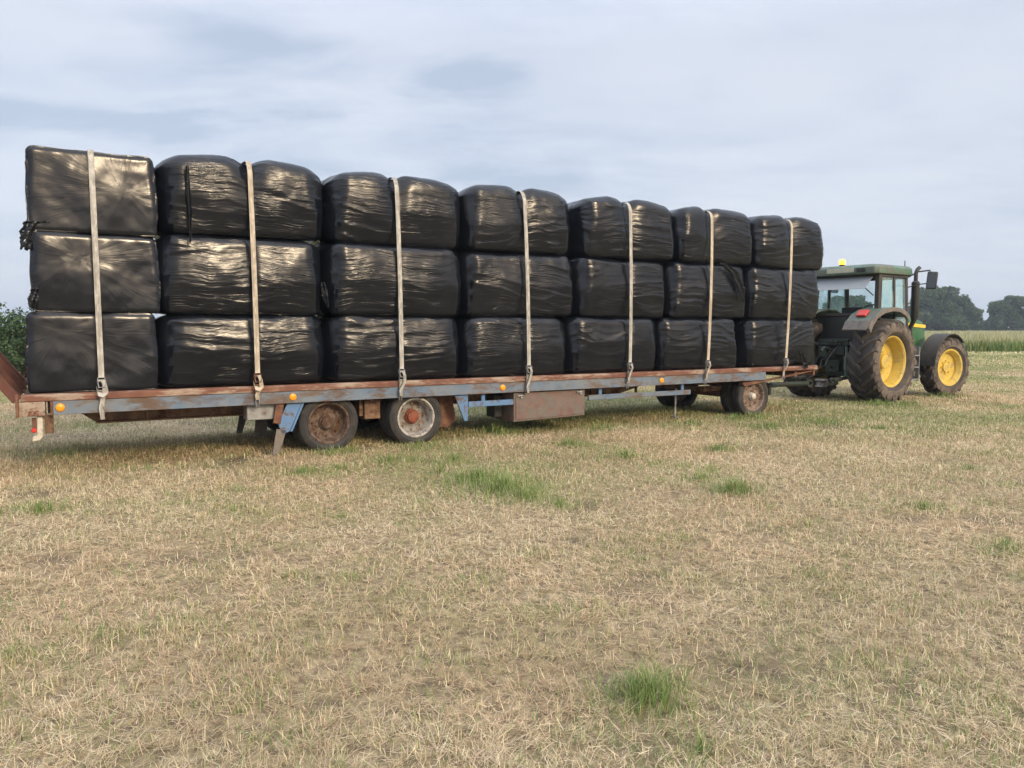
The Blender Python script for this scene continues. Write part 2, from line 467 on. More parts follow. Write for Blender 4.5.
# darker cloud smudges where the photo has them (a direction in the sky, broken up by the cloud noise)
for (px, py, rx, ry, amt) in ((455, 78, .11, .035, .16), (255, 62, .19, .065, .12), (60, 118, .17, .018, .06), (430, 150, .40, .045, .08), (640, 190, .30, .03, .05), (150, 20, .14, .02, .05), (930, 60, .2, .08, -.08), (680, 85, .2, .07, -.08), (60, 30, .16, .05, -.08), (330, 15, .2, .03, -.05)):
    dv = ray(px, py).normalized()
    su = wt.nodes.new('ShaderNodeVectorMath'); su.operation = 'SUBTRACT'; wt.links.new(gen, su.inputs[0]); su.inputs[1].default_value = dv
    rt = Vector((dv.y, -dv.x, 0)).normalized(); up = rt.cross(dv)
    comp = []
    for ax, rr_ in ((rt, rx), (up, ry)):
        dd_ = wt.nodes.new('ShaderNodeVectorMath'); dd_.operation = 'DOT_PRODUCT'; wt.links.new(su.outputs[0], dd_.inputs[0]); dd_.inputs[1].default_value = ax / rr_
        comp.append(math_n(wt, 'POWER', math_n(wt, 'ABSOLUTE', dd_.outputs['Value']), 2.0))
    r2 = math_n(wt, 'ADD', math_n(wt, 'ADD', comp[0], comp[1]), math_n(wt, 'MULTIPLY', math_n(wt, 'SUBTRACT', c2, .5), 3.2))
    lobe = math_n(wt, 'SUBTRACT', 1.0, r2, clamp=True)
    lobe = math_n(wt, 'MULTIPLY', lobe, amt)
    dens = math_n(wt, 'SUBTRACT', dens, lobe)
cloud = ramp(wt, dens, [(.34, (3.7, 4.25, 5.25)), (.44, (4.65, 5.1, 6.0)), (.53, (5.3, 5.65, 6.4)), (.66, (6.0, 6.2, 6.75))])
# thin cloud is brighter and warmer round the veiled sun
dt = wt.nodes.new('ShaderNodeVectorMath'); dt.operation = 'DOT_PRODUCT'
nrm = wt.nodes.new('ShaderNodeVectorMath'); nrm.operation = 'NORMALIZE'; wt.links.new(gen, nrm.inputs[0])
wt.links.new(nrm.outputs[0], dt.inputs[0]); dt.inputs[1].default_value = SD
dp = math_n(wt, 'MAXIMUM', dt.outputs['Value'], 0.0)
glow = math_n(wt, 'ADD', math_n(wt, 'MULTIPLY', math_n(wt, 'POWER', dp, 7.0), 1.4), math_n(wt, 'MULTIPLY', math_n(wt, 'POWER', dp, 45.0), 3.0))
gcol = wt.nodes.new('ShaderNodeVectorMath'); gcol.operation = 'SCALE'; gcol.inputs[0].default_value = (7.8, 5.3, 2.9)
wt.links.new(glow, gcol.inputs['Scale'])
# an overcast sky is brighter overhead than near the horizon
zen = math_n(wt, 'ADD', 1.0, math_n(wt, 'MULTIPLY', math_n(wt, 'MULTIPLY', math_n(wt, 'SUBTRACT', sp.outputs[2], .33), 1.9, clamp=True), 1.5))
cz = wt.nodes.new('ShaderNodeVectorMath'); cz.operation = 'SCALE'; wt.links.new(cloud, cz.inputs[0]); wt.links.new(zen, cz.inputs['Scale'])
skyc = mix(wt, .86, sky.outputs[0], cz.outputs[0])
tot = mix(wt, 1.0, skyc, gcol.outputs[0], 'ADD')
wt.links.new(tot, bg.inputs[0])
bg.inputs[1].default_value = .1

scene.view_settings.view_transform = 'Standard'
scene.view_settings.look = 'None'
scene.view_settings.exposure = 0.56
scene.view_settings.gamma = 1.0
scene.cycles.max_bounces = 6
scene.cycles.diffuse_bounces = 3
scene.cycles.glossy_bounces = 3
scene.cycles.transparent_max_bounces = 12
scene.cycles.use_denoising = True
scene.cycles.sample_clamp_indirect = 6

# ------------------------------------------------------------------ ground
def gz(x, y):
    """gentle unevenness of the field"""
    d = np.hypot(x, y)
    return .018 * fbm(x * .9, y * .9, 0, 5, 3) * np.clip((60 - d) / 40, 0, 1) - .005

BARE = [(575, 540, .20), (515, 578, .12), (640, 575, .12), (690, 655, .17), (760, 672, .20), (640, 745, .16), (470, 575, .10), (545, 455, .25), (840, 600, .14), (250, 610, .10), (120, 640, .10),
        (330, 700, .10), (900, 690, .14), (985, 520, .3), (60, 560, .2), (420, 690, .08), (180, 560, .2)]
def bare(x, y):
    b = np.clip(fbm(x * 1.5, y * 1.5, 0, 77, 3) * 2.2 - .55, 0, 1)
    for px, py, rad in BARE:
        p = on_ground(px, py)
        d = np.hypot((x - p.x) / 1.3, y - p.y) / rad
        b = np.maximum(b, np.clip(1.25 - d + .7 * fbm(x * 6, y * 6, 0, 19, 2), 0, 1))
    return b

def mat_ground():
    m, nt, bs = new_mat('mown dry field')
    tc = N(nt, 'ShaderNodeTexCoord'); ob = tc.outputs['Object']
    big = noise_n(nt, .11, 4, .55, coord=ob)
    med = noise_n(nt, .9, 5, .6, coord=ob)
    fin = noise_n(nt, 14, 6, .7, coord=ob)
    vfin = noise_n(nt, 90, 4, .7, coord=ob)
    straw = mix(nt, fin, (.33, .26, .155), (.52, .43, .27))
    green = mix(nt, fin, (.15, .175, .06), (.30, .315, .13))
    soil = mix(nt, vfin, (.055, .041, .032), (.145, .11, .085))
    sepx = N(nt, 'ShaderNodeSeparateXYZ'); nt.links.new(ob, sepx.inputs[0])
    far = math_n(nt, 'MULTIPLY', math_n(nt, 'SUBTRACT', sepx.outputs[1], 10.0), .045, clamp=True)
    far = math_n(nt, 'MINIMUM', far, .85)
    g = math_n(nt, 'ADD', ramp(nt, math_n(nt, 'ADD', math_n(nt, 'MULTIPLY', big, .5), math_n(nt, 'MULTIPLY', med, .5)), [(.47, (0, 0, 0)), (.66, (.8, .8, .8))]), far, clamp=True)
    g = math_n(nt, 'MULTIPLY', g, .8)
    c = mix(nt, g, straw, green)
    near = math_n(nt, 'SUBTRACT', 1.0, math_n(nt, 'MULTIPLY', math_n(nt, 'SUBTRACT', sepx.outputs[1], 5.0), .07, clamp=True))
    soilf = math_n(nt, 'MULTIPLY', ramp(nt, fin, [(.35, (1, 1, 1)), (.6, (.15, .15, .15))]), math_n(nt, 'ADD', math_n(nt, 'MULTIPLY', near, .8), .05))
    sa = N(nt, 'ShaderNodeAttribute'); sa.attribute_name = 'soil'
    soilf = math_n(nt, 'MAXIMUM', soilf, math_n(nt, 'MULTIPLY', sa.outputs['Fac'], math_n(nt, 'ADD', math_n(nt, 'MULTIPLY', fin, 1.2), .2), clamp=True), clamp=True)
    c = mix(nt, soilf, c, soil)
    nt.links.new(c, bs.inputs['Base Color'])
    bs.inputs['Roughness'].default_value = .95
    bs.inputs['Specular IOR Level'].default_value = .1
    b1 = bump(nt, bs, fin, .9, .03)
    bump(nt, bs, vfin, .7, .008, prev=b1)
    return m
MAT['ground'] = mat_ground()

xs = np.concatenate([-np.geomspace(4000, 32, 26), np.concatenate([np.linspace(-30, -12.25, 72), np.linspace(-12, 14, 241), np.linspace(14.25, 40, 104)]), np.geomspace(42, 4000, 26)])
ys = np.concatenate([-np.geomspace(4000, 8, 26), np.concatenate([np.linspace(-6, 1, 29), np.linspace(1.1, 16, 165), np.linspace(16.25, 64, 192)]), np.geomspace(66, 5000, 26)])
gx, gy = np.meshgrid(xs, ys)
gv = np.stack([gx.ravel(), gy.ravel(), gz(gx, gy).ravel()], 1)
nx, ny = len(xs), len(ys)
ii = (np.arange(ny - 1)[:, None] * nx + np.arange(nx - 1)[None]).ravel()
q = np.stack([ii, ii + 1, ii + 1 + nx, ii + nx], 1)
ground = bpy.data.objects.new("ground", mesh_np("ground", gv, q.ravel(), np.arange(len(q)) * 4, np.full(len(q), 4), MAT['ground']))
at_ = ground.data.attributes.new('soil', 'FLOAT', 'POINT')
if len(ground.data.vertices) == len(gv):
    at_.data.foreach_set('value', (bare(gv[:, 0], gv[:, 1]) * (np.hypot(gv[:, 0], gv[:, 1]) < 40)).astype(np.float32))
COL.objects.link(ground); tag(ground, kind='structure')

# ------------------------------------------------------------------ grass blades
def blades(name, x, y, z, length, width, az, tilt, curve, tint, roll=None, mat='blades'):
    """every blade: two quads and a tip, bending over by `curve`"""
    n = len(x)
    roll = rng.uniform(-.6, .6, n) if roll is None else roll
    hx, hy = np.cos(az), np.sin(az)
    wx, wy = -np.sin(az + roll), np.cos(az + roll)
    def step(t, l):
        return np.stack([hx * np.sin(t) * l, hy * np.sin(t) * l, np.cos(t) * l], 1)
    p0 = np.stack([x, y, z], 1)
    p1 = p0 + step(tilt, length * .5)
    p2 = p1 + step(np.minimum(tilt + curve, 1.75), length * .5)
    wv = np.stack([wx, wy, rng.uniform(-.35, .35, n)], 1)
    w = width[:, None] * .5
    verts = np.empty((n, 5, 3), np.float32)
    verts[:, 0] = p0 - wv * w; verts[:, 1] = p0 + wv * w
    verts[:, 2] = p1 - wv * w * .85; verts[:, 3] = p1 + wv * w * .85
    verts[:, 4] = p2
    np.maximum(verts[:, :, 2], .002, out=verts[:, :, 2])
    base = (np.arange(n) * 5)[:, None]
    quad = base + np.array([0, 1, 3, 2]); tri = base + np.array([2, 3, 4])
    loops = np.concatenate([quad, tri], 1).ravel()
    starts = (np.arange(n)[:, None] * 7 + np.array([0, 4])).ravel()
    totals = np.tile([4, 3], n)
    me = mesh_np(name, verts.reshape(-1, 3), loops, starts, totals, MAT[mat], smooth=False)
    ca = me.color_attributes.new('tint', 'FLOAT_COLOR', 'POINT')
    c4 = np.ones((n, 5, 4), np.float32); c4[:, :, :3] = tint[:, None, :]
    if len(me.vertices) == n * 5: ca.data.foreach_set('color', c4.ravel())
    o = bpy.data.objects.new(name, me); COL.objects.link(o)
    return o

def wedge(n, d0, d1, p, half=.86):
    """points in front of the camera, density falling as d**-p"""
    e = 2 - p
    u = rng.random(n)
    d = (d0 ** e + u * (d1 ** e - d0 ** e)) ** (1 / e) if abs(e) > 1e-6 else d0 * (d1 / d0) ** u
    t = rng.uniform(-1, 1, n)
    return t * (d * (half - .12) + 1.9), d

def pal(n, cols, wts=None):
    cols = np.array(cols); k = rng.choice(len(cols), n, p=None if wts is None else np.array(wts) / sum(wts))
    return cols[k] * rng.uniform(.78, 1.2, (n, 1))

STRAW = [(.77, .66, .435), (.70, .59, .39), (.64, .52, .335), (.79, .70, .51), (.57, .455, .29), (.44, .32, .215), (.42, .32, .20), (.63, .465, .345)]
GREEN = [(.15, .25, .06), (.20, .29, .08), (.11, .195, .045), (.25, .31, .11)]
OLIVE = [(.34, .35, .16), (.44, .42, .22), (.28, .29, .12)]

def greenness(x, y):
    g = .55 * fbm(x * .23, y * .23, 0, 31, 3) + .45 * fbm(x * .9, y * .9, 0, 57, 3)
    return np.clip(g * 2.1 - .15 + np.clip((y - 8.5) * .05, 0, .85) + .12 * np.clip((x - 1) * .1, 0, 1), 0, 1)

# flat cut straw, the bulk of the field
n = 1150000
x, y = wedge(n, 2.0, 34, 1.35)
clump = np.clip(.5 + 1.3 * fbm(x * 12, y * 12, 0, 131, 3), 0, 1)
keep = rng.random(n) > np.maximum(bare(x, y) * .85, (1 - clump) * .85 * np.clip((14 - y) / 8, 0, 1))
x, y = x[keep], y[keep]; n = len(x)
g = greenness(x, y)
tint = pal(n, STRAW, [3, 5, 5, 4, 4, 2, 2, 2])
red = np.clip(fbm(x * .5, y * .5, 0, 91, 3) * 1.6, 0, .45)[:, None]
tint = tint * (1 - red) + tint * np.array([.95, .80, .72]) * red
isg = rng.random(n) < g * .62
tint[isg] = pal(int(isg.sum()), OLIVE + GREEN, [4, 4, 4, 2, 2, 1, 2])
old = np.clip(fbm(x * 1.1, y * 1.1, 0, 23, 4) * 2.2 + .15, 0, 1)[:, None]
tint = tint * (1 - old * .22) * (1 - old * np.array([0, .03, .08]))
wmin = np.maximum(.0021, y * .00058)
lenf = np.maximum(1, (y / 9) ** .35)
swirl = fbm(x * .8, y * .8, 0, 13, 2) * 5
straw = blades('dry_cut_grass', x, y, gz(x, y) + rng.uniform(0, .035, n), rng.uniform(.025, .10, n) * lenf,
               wmin * rng.uniform(.7, 1.3, n), swirl + rng.normal(0, .9, n) + math.pi * rng.integers(0, 2, n),
               rng.uniform(1.15, 1.62, n), rng.uniform(-.35, .35, n), tint)
tag(straw, kind='stuff')

# short standing stubble
n = 680000
x, y = wedge(n, 2.0, 45, 1.1)
clump = np.clip(.5 + 1.3 * fbm(x * 12, y * 12, 0, 131, 3), 0, 1)
keep = rng.random(n) > np.maximum(bare(x, y) * .75, (1 - clump) * .85 * np.clip((14 - y) / 8, 0, 1))
x, y = x[keep], y[keep]; n = len(x)
g = greenness(x, y)
tint = pal(n, STRAW, [2, 4, 5, 3, 4, 3, 3, 2])
isg = rng.random(n) < np.clip(g * .9 + .03, 0, .9)
tint[isg] = pal(int(isg.sum()), GREEN + OLIVE, [2, 2, 2, 2, 3, 3, 3])
stub = blades('grass_stubble', x, y, gz(x, y), rng.uniform(.03, .095, n) * np.where(isg, 1.3, 1), np.maximum(.0021, y * .0006) * rng.uniform(.7, 1.3, n),
              rng.uniform(0, 6.283, n), rng.uniform(.1, 1.0, n), rng.uniform(0, .7, n), tint)
tag(stub, kind='stuff')

# fresh green tufts where the photo has them: (px, py, radius m, blades, height)
TUFTS = [(478, 482, .42, 900, .15), (503, 492, .46, 1100, .16), (525, 500, .34, 500, .13), (560, 508, .25, 200, .09), (735, 493, .24, 520, .15), (718, 452, .22, 240, .10),
         (648, 697, .16, 520, .13), (640, 708, .26, 420, .08), (700, 752, .10, 120, .07), (38, 512, .30, 520, .10), (302, 474, .40, 420, .09),
         (570, 446, .25, 330, .12), (498, 434, .26, 420, .16), (625, 458, .26, 300, .11), (390, 462, .45, 420, .09), (340, 470, .4, 300, .08),
         (700, 480, .28, 300, .10), (455, 462, .16, 160, .12), (240, 492, .4, 260, .07), (60, 455, .6, 500, .08), (12, 660, .12, 110, .07),
         (770, 428, .5, 500, .10), (820, 424, .6, 600, .10), (925, 510, .35, 240, .08), (1005, 550, .3, 300, .10), (560, 505, .2, 120, .08),
         (440, 474, .15, 130, .11), (880, 430, .7, 500, .08), (170, 505, .5, 260, .06), (620, 555, .5, 180, .06), (150, 470, .6, 300, .06),
         (331, 455, .35, 260, .11), (350, 452, .3, 160, .10), (417, 449, .35, 260, .11), (752, 419, .5, 420, .12), (735, 421, .5, 300, .10), (880, 406, .8, 600, .13), (945, 398, .8, 500, .12), (905, 405, .8, 400, .10),
         (970, 470, .5, 300, .07), (710, 472, .3, 160, .09), (600, 430, .5, 380, .10), (690, 425, .5, 420, .10)]
X, Y, H, T = [], [], [], []
for px, py, rad, cnt, h in TUFTS:
    p = on_ground(px, py)
    a = rng.uniform(0, 6.283, cnt); rr = rad * np.abs(rng.normal(0, .75, cnt))
    X.append(p.x + np.cos(a) * rr * 1.25); Y.append(p.y + np.sin(a) * rr)
    H.append(h * rng.uniform(.5, 1.5, cnt) * np.clip(1.15 - rr / rad * .4, .4, 1.2))
    t = pal(cnt, GREEN + OLIVE, [4, 4, 3, 3, 1, 1, 1])
    T.append(t)
# long grass that the mower missed under the trailer
for k in range(9000):
    pass
cnt = 9000
s_ = rng.uniform(-3.6, 10.8, cnt); v_ = rng.uniform(.1, 2.6, cnt)
X.append(ORG.x + s_ * U.x + v_ * V.x); Y.append(ORG.y + s_ * U.y + v_ * V.y)
H.append(rng.uniform(.04, .11, cnt)); T.append(pal(cnt, GREEN + OLIVE + STRAW[:2], [2, 2, 3, 2, 4, 4, 4, 3, 3]))
# loose green regrowth in soft drifts all over the field
for k in range(600):
    d_ = random.uniform(2.4, 15); c0 = d_ * random.uniform(-.8, .8)
    cnt = int(random.uniform(40, 150)); rad = random.uniform(.12, .55)
    X.append(c0 + rng.normal(0, rad * .6, cnt)); Y.append(d_ + rng.normal(0, rad * .45, cnt))
    H.append(rng.uniform(.03, .09, cnt)); T.append(pal(cnt, GREEN + OLIVE + STRAW[:2], [3, 3, 2, 3, 2, 2, 2, 2, 2]))
X, Y, H, T = map(np.concatenate, (X, Y, H, T)); n = len(X)
tuft = blades('green_grass', X, Y, gz(X, Y), H, np.maximum(.0034, Y * .00060) * rng.uniform(.7, 1.4, n), rng.uniform(0, 6.283, n),
              rng.uniform(.02, .6, n), rng.uniform(.1, .9, n), T)
tag(tuft, kind='stuff')

# far strip of the mown field: sparse tufts so that it is not a flat sheet
n = 60000
x, y = wedge(n, 30, 56, .6)
tint = pal(n, STRAW[:4] + OLIVE + GREEN[:2], [3, 3, 3, 2, 5, 5, 5, 2, 2])
far_t = blades('distant_cut_grass', x, y, gz(x, y), rng.uniform(.05, .12, n), y * .0011 * rng.uniform(.7, 1.5, n), rng.uniform(0, 6.283, n),
               rng.uniform(.2, 1.2, n), rng.uniform(0, .7, n), tint)
tag(far_t, kind='stuff')

# standing crop beyond the mown strip
n = 90000
dd = 53 + rng.random(n) ** 1.8 * 150
x = dd * rng.uniform(.12, .85, n); edge = 1.4 * fbm(x * .12, dd * 0, 0, 3, 2)
y = dd + edge
h = rng.uniform(.75, 1.22, n) + .12 * fbm(x * .3, y * .3, 0, 8, 2)
lowg = rng.random(n) < .35
h[lowg] *= .62
tint = pal(n, [(.40, .38, .22), (.34, .34, .18), (.46, .43, .28), (.28, .31, .14)], None)
tint[lowg] = pal(int(lowg.sum()), GREEN, None)
crop = blades('standing_crop', x, y, np.zeros(n), h, y * .0011 * rng.uniform(.6, 1.3, n) + .01, rng.uniform(0, 6.283, n), rng.uniform(0, .22, n), rng.uniform(0, .5, n), tint)
tag(crop, kind='stuff')
n = 26000
x = rng.uniform(6, 52, n); y = 52.6 + rng.random(n) * 2.2 + 1.4 * fbm(x * .12, x * 0, 0, 3, 2)
tint = pal(n, GREEN + OLIVE, [4, 4, 4, 3, 1, 1, 1])
cropg = blades('crop_undergrowth', x, y, np.zeros(n), rng.uniform(.5, .95, n), .05 * rng.uniform(.6, 1.3, n), rng.uniform(0, 6.283, n), rng.uniform(0, .3, n), rng.uniform(0, .7, n), tint)
tag(cropg, kind='stuff')

# ------------------------------------------------------------------ trees
def leaf_cloud(name, blobs, per, size, parent, cols, seed, wts=None):
    """leaf clumps spread through uneven blobs (centre, radii): a crown with gaps"""
    r = np.random.default_rng(seed)
    P = []; Nn = []; Tt = []; S = []
    for (c, rad) in blobs:
        k = int(per * (rad[0] * rad[1] * rad[2]) ** (2 / 3))
        d = r.normal(size=(k, 3)); d /= np.linalg.norm(d, axis=1)[:, None]
        rr = r.random(k) ** .55
        rr *= 1 + .45 * fbm(d[:, 0] * 2.3 + c[0], d[:, 1] * 2.3 + c[1], d[:, 2] * 2.3 + c[2], seed, 3)
        p = np.array(c) + d * rr[:, None] * np.array(rad)
        keep = fbm(p[:, 0] / rad[0] * 2.6, p[:, 1] / rad[0] * 2.6, p[:, 2] / rad[0] * 2.6, seed + 3, 3) > -.10
        p, d = p[keep], d[keep]
        P.append(p); Nn.append(d); k = len(p)
        cl = fbm(p[:, 0] / rad[0] * 2.0, p[:, 1] / rad[0] * 2.0, p[:, 2] / rad[0] * 2.0, seed + 9, 2)[:, None]
        base = np.array(cols)[r.integers(0, len(cols), k)]
        Tt.append(base * (1 + .30 * cl) * r.uniform(.75, 1.25, (k, 1)))
        S.append(np.full(k, size) * r.uniform(.6, 1.4, k))
    P, Nn, Tt, S = map(np.concatenate, (P, Nn, Tt, S)); n = len(P)
    nn = Nn + r.normal(0, .7, (n, 3)); nn /= np.linalg.norm(nn, axis=1)[:, None]
    a = np.cross(nn, r.normal(size=(n, 3))); a /= np.linalg.norm(a, axis=1)[:, None]
    b = np.cross(nn, a)
    V_ = np.empty((n, 4, 3), np.float32)
    s = S[:, None]
    V_[:, 0] = P - a * s * .5; V_[:, 1] = P - b * s * .28 + nn * s * .1; V_[:, 2] = P + a * s * .5; V_[:, 3] = P + b * s * .28 + nn * s * .1
    me = mesh_np(name, V_.reshape(-1, 3), np.arange(n * 4), np.arange(n) * 4, np.full(n, 4), MAT['leaf'], smooth=False)
    ca = me.color_attributes.new('tint', 'FLOAT_COLOR', 'POINT')
    c4 = np.ones((n, 4, 4), np.float32); c4[:, :, :3] = Tt[:, None]
    ca.data.foreach_set('color', c4.ravel())
    o = bpy.data.objects.new(name, me); COL.objects.link(o); o.parent = parent
    return o

LEAFC = [(.048, .092, .042), (.060, .106, .046), (.040, .078, .037), (.068, .112, .048)]
def tree(name, label, loc, height, spread, seed, leaf, per, low=.08, group=None, nb=13, cat="tree"):
    r = random.Random(seed)
    root = empty(name, loc)
    tag(root, label, cat, group)
    mb = MB()
    mb.tube([(0, 0, -.1), (.05 * height * .1, 0, height * .25), (0, .1, height * .55), (.1, 0, height * .8)], [height * .035, height * .027, height * .018, height * .006], 9)
    blobs = []
    nb *= 3
    for i in range(nb):
        a = r.uniform(0, 6.283); t = (i + .5) / nb
        zz = height * (low + .16 + (1 - low - .33) * t)
        # broad in the lower middle, narrowing to the top
        w = spread * .5 * math.sqrt(max(.05, 1 - ((t - .35) / .75) ** 2))
        ro = w * r.uniform(.2, 1.0) ** .6 * .92
        c = (math.cos(a) * ro, math.sin(a) * ro, zz)
        rad = spread * r.uniform(.07, .15)
        blobs.append((c, (rad * 1.1, rad * 1.1, rad * .85 * min(1.4, height / spread + .2))))
        mb.tube([(0, 0, height * .2 + zz * .2), (c[0] * .5, c[1] * .5, zz * .75), c], [height * .014, height * .009, height * .004], 6)
    mb.build('trunk', MAT['bark'], root)
    leaf_cloud('crown', blobs, per, leaf, root, LEAFC, seed)
    return root

def far_point(px, d):
    t = (px - 512) / F
    return (d * t, d, 0)
G_T = "trees beyond the standing crop"
tree('broadleaf_tree', "broad dark green tree rising behind the tractor's exhaust, left side hidden by the cab", far_point(937, 205), 13.6, 17.5, 3, .62, 900, -.12, G_T, 15)
tree('broadleaf_tree', "dark green tree at the right edge of the photo beyond the crop", far_point(1022, 215), 11.6, 20, 8, .62, 900, -.12, G_T, 15)
tree('broadleaf_tree', "low green tree seen through the tractor's cab windows", far_point(842, 205), 11.0, 16, 21, .62, 800, -.12, G_T, 13)
tree('broadleaf_tree', "small rounded tree just right of the broad tree behind the exhaust", far_point(963, 225), 7.6, 7.5, 33, .55, 900, -.12, G_T, 9)
tree('bush', "low dark bush in the gap between the two trees beyond the crop", far_point(980, 235), 4.2, 7.0, 44, .5, 900, -.12, G_T, 7, cat='bush')
# tall hedge behind the trailer's tail
hroot = empty('hedge', (*on_ground(-8, 383).to_2d(), 0))
tag(hroot, "dense dark green hedge behind the raised tail ramp of the trailer", "hedge")
rh = random.Random(5)
blobs = []
mbh = MB()
for k in range(70):
    cx_, cy_ = rh.uniform(-6, 1.5), rh.uniform(0, 1.6)
    zt = rh.uniform(.4, 1.6) if k > 9 else 1.68 + .06 * math.sin(k * 2.0); cx_ = cx_ if k > 9 else -6 + k * .83
    blobs.append(((cx_, cy_, zt), (rh.uniform(.6, .9), rh.uniform(.6, .9), rh.uniform(.45, .62))))
    mbh.tube([(-6, .8, .02), (1.5, .8, .02)], .02, 6) if k == 0 else None
    mbh.tube([(cx_ * .97, .8, .0), (cx_ * .97, cy_, .05), (cx_ + .05, cy_, zt * .6), (cx_, cy_, zt)], [.05, .045, .03, .012], 6)
mbh.build('stems', MAT['bark'], hroot)
leaf_cloud('foliage', blobs, 5200, .10, hroot, LEAFC, 4)

# far hills
hm, hnt, hbs = new_mat('distant wooded hills')
hcol = mix(hnt, noise_n(hnt, .01, 4, .6), (.05, .075, .035), (.12, .14, .07))
hnt.links.new(hcol, hbs.inputs['Base Color']); hbs.inputs['Roughness'].default_value = 1.0
hx = np.linspace(-2600, 3800, 200); hy = np.linspace(0, 900, 24)
HX, HY = np.meshgrid(hx, hy)
prof = np.sin(np.pi * HY / 900) ** .8
hz = prof * (34 + 20 * fbm(HX * .0016, HX * 0, 0, 41, 3)) - 3
hv = np.stack([HX.ravel(), HY.ravel() + 2300, hz.ravel()], 1)
nx, ny = len(hx), len(hy)
ii = (np.arange(ny - 1)[:, None] * nx + np.arange(nx - 1)[None]).ravel()
q = np.stack([ii, ii + 1, ii + 1 + nx, ii + nx], 1)
hills = bpy.data.objects.new("hills", mesh_np("hills", hv, q.ravel(), np.arange(len(q)) * 4, np.full(len(q), 4), hm))
COL.objects.link(hills); tag(hills, kind='structure')

# air
hz_m = bpy.data.materials.new('haze'); hz_m.use_nodes = True
hn = hz_m.node_tree; hn.nodes.remove(hn.nodes['Principled BSDF'])
pv = hn.nodes.new('ShaderNodeVolumePrincipled')
pv.inputs['Color'].default_value = (.72, .84, 1.0, 1); pv.inputs['Density'].default_value = .0006; pv.inputs['Anisotropy'].default_value = .1
hn.links.new(pv.outputs[0], hn.nodes['Material Output'].inputs['Volume'])
HAZE = True
if HAZE:
    mb = MB(); mb.box((-4500, -4500, -4), (4500, 5500, 70))
    hazeo = mb.build('haze', hz_m, smooth=False); tag(hazeo, kind='stuff')
    scene.cycles.volume_bounces = 0
    scene.cycles.volume_step_rate = 4

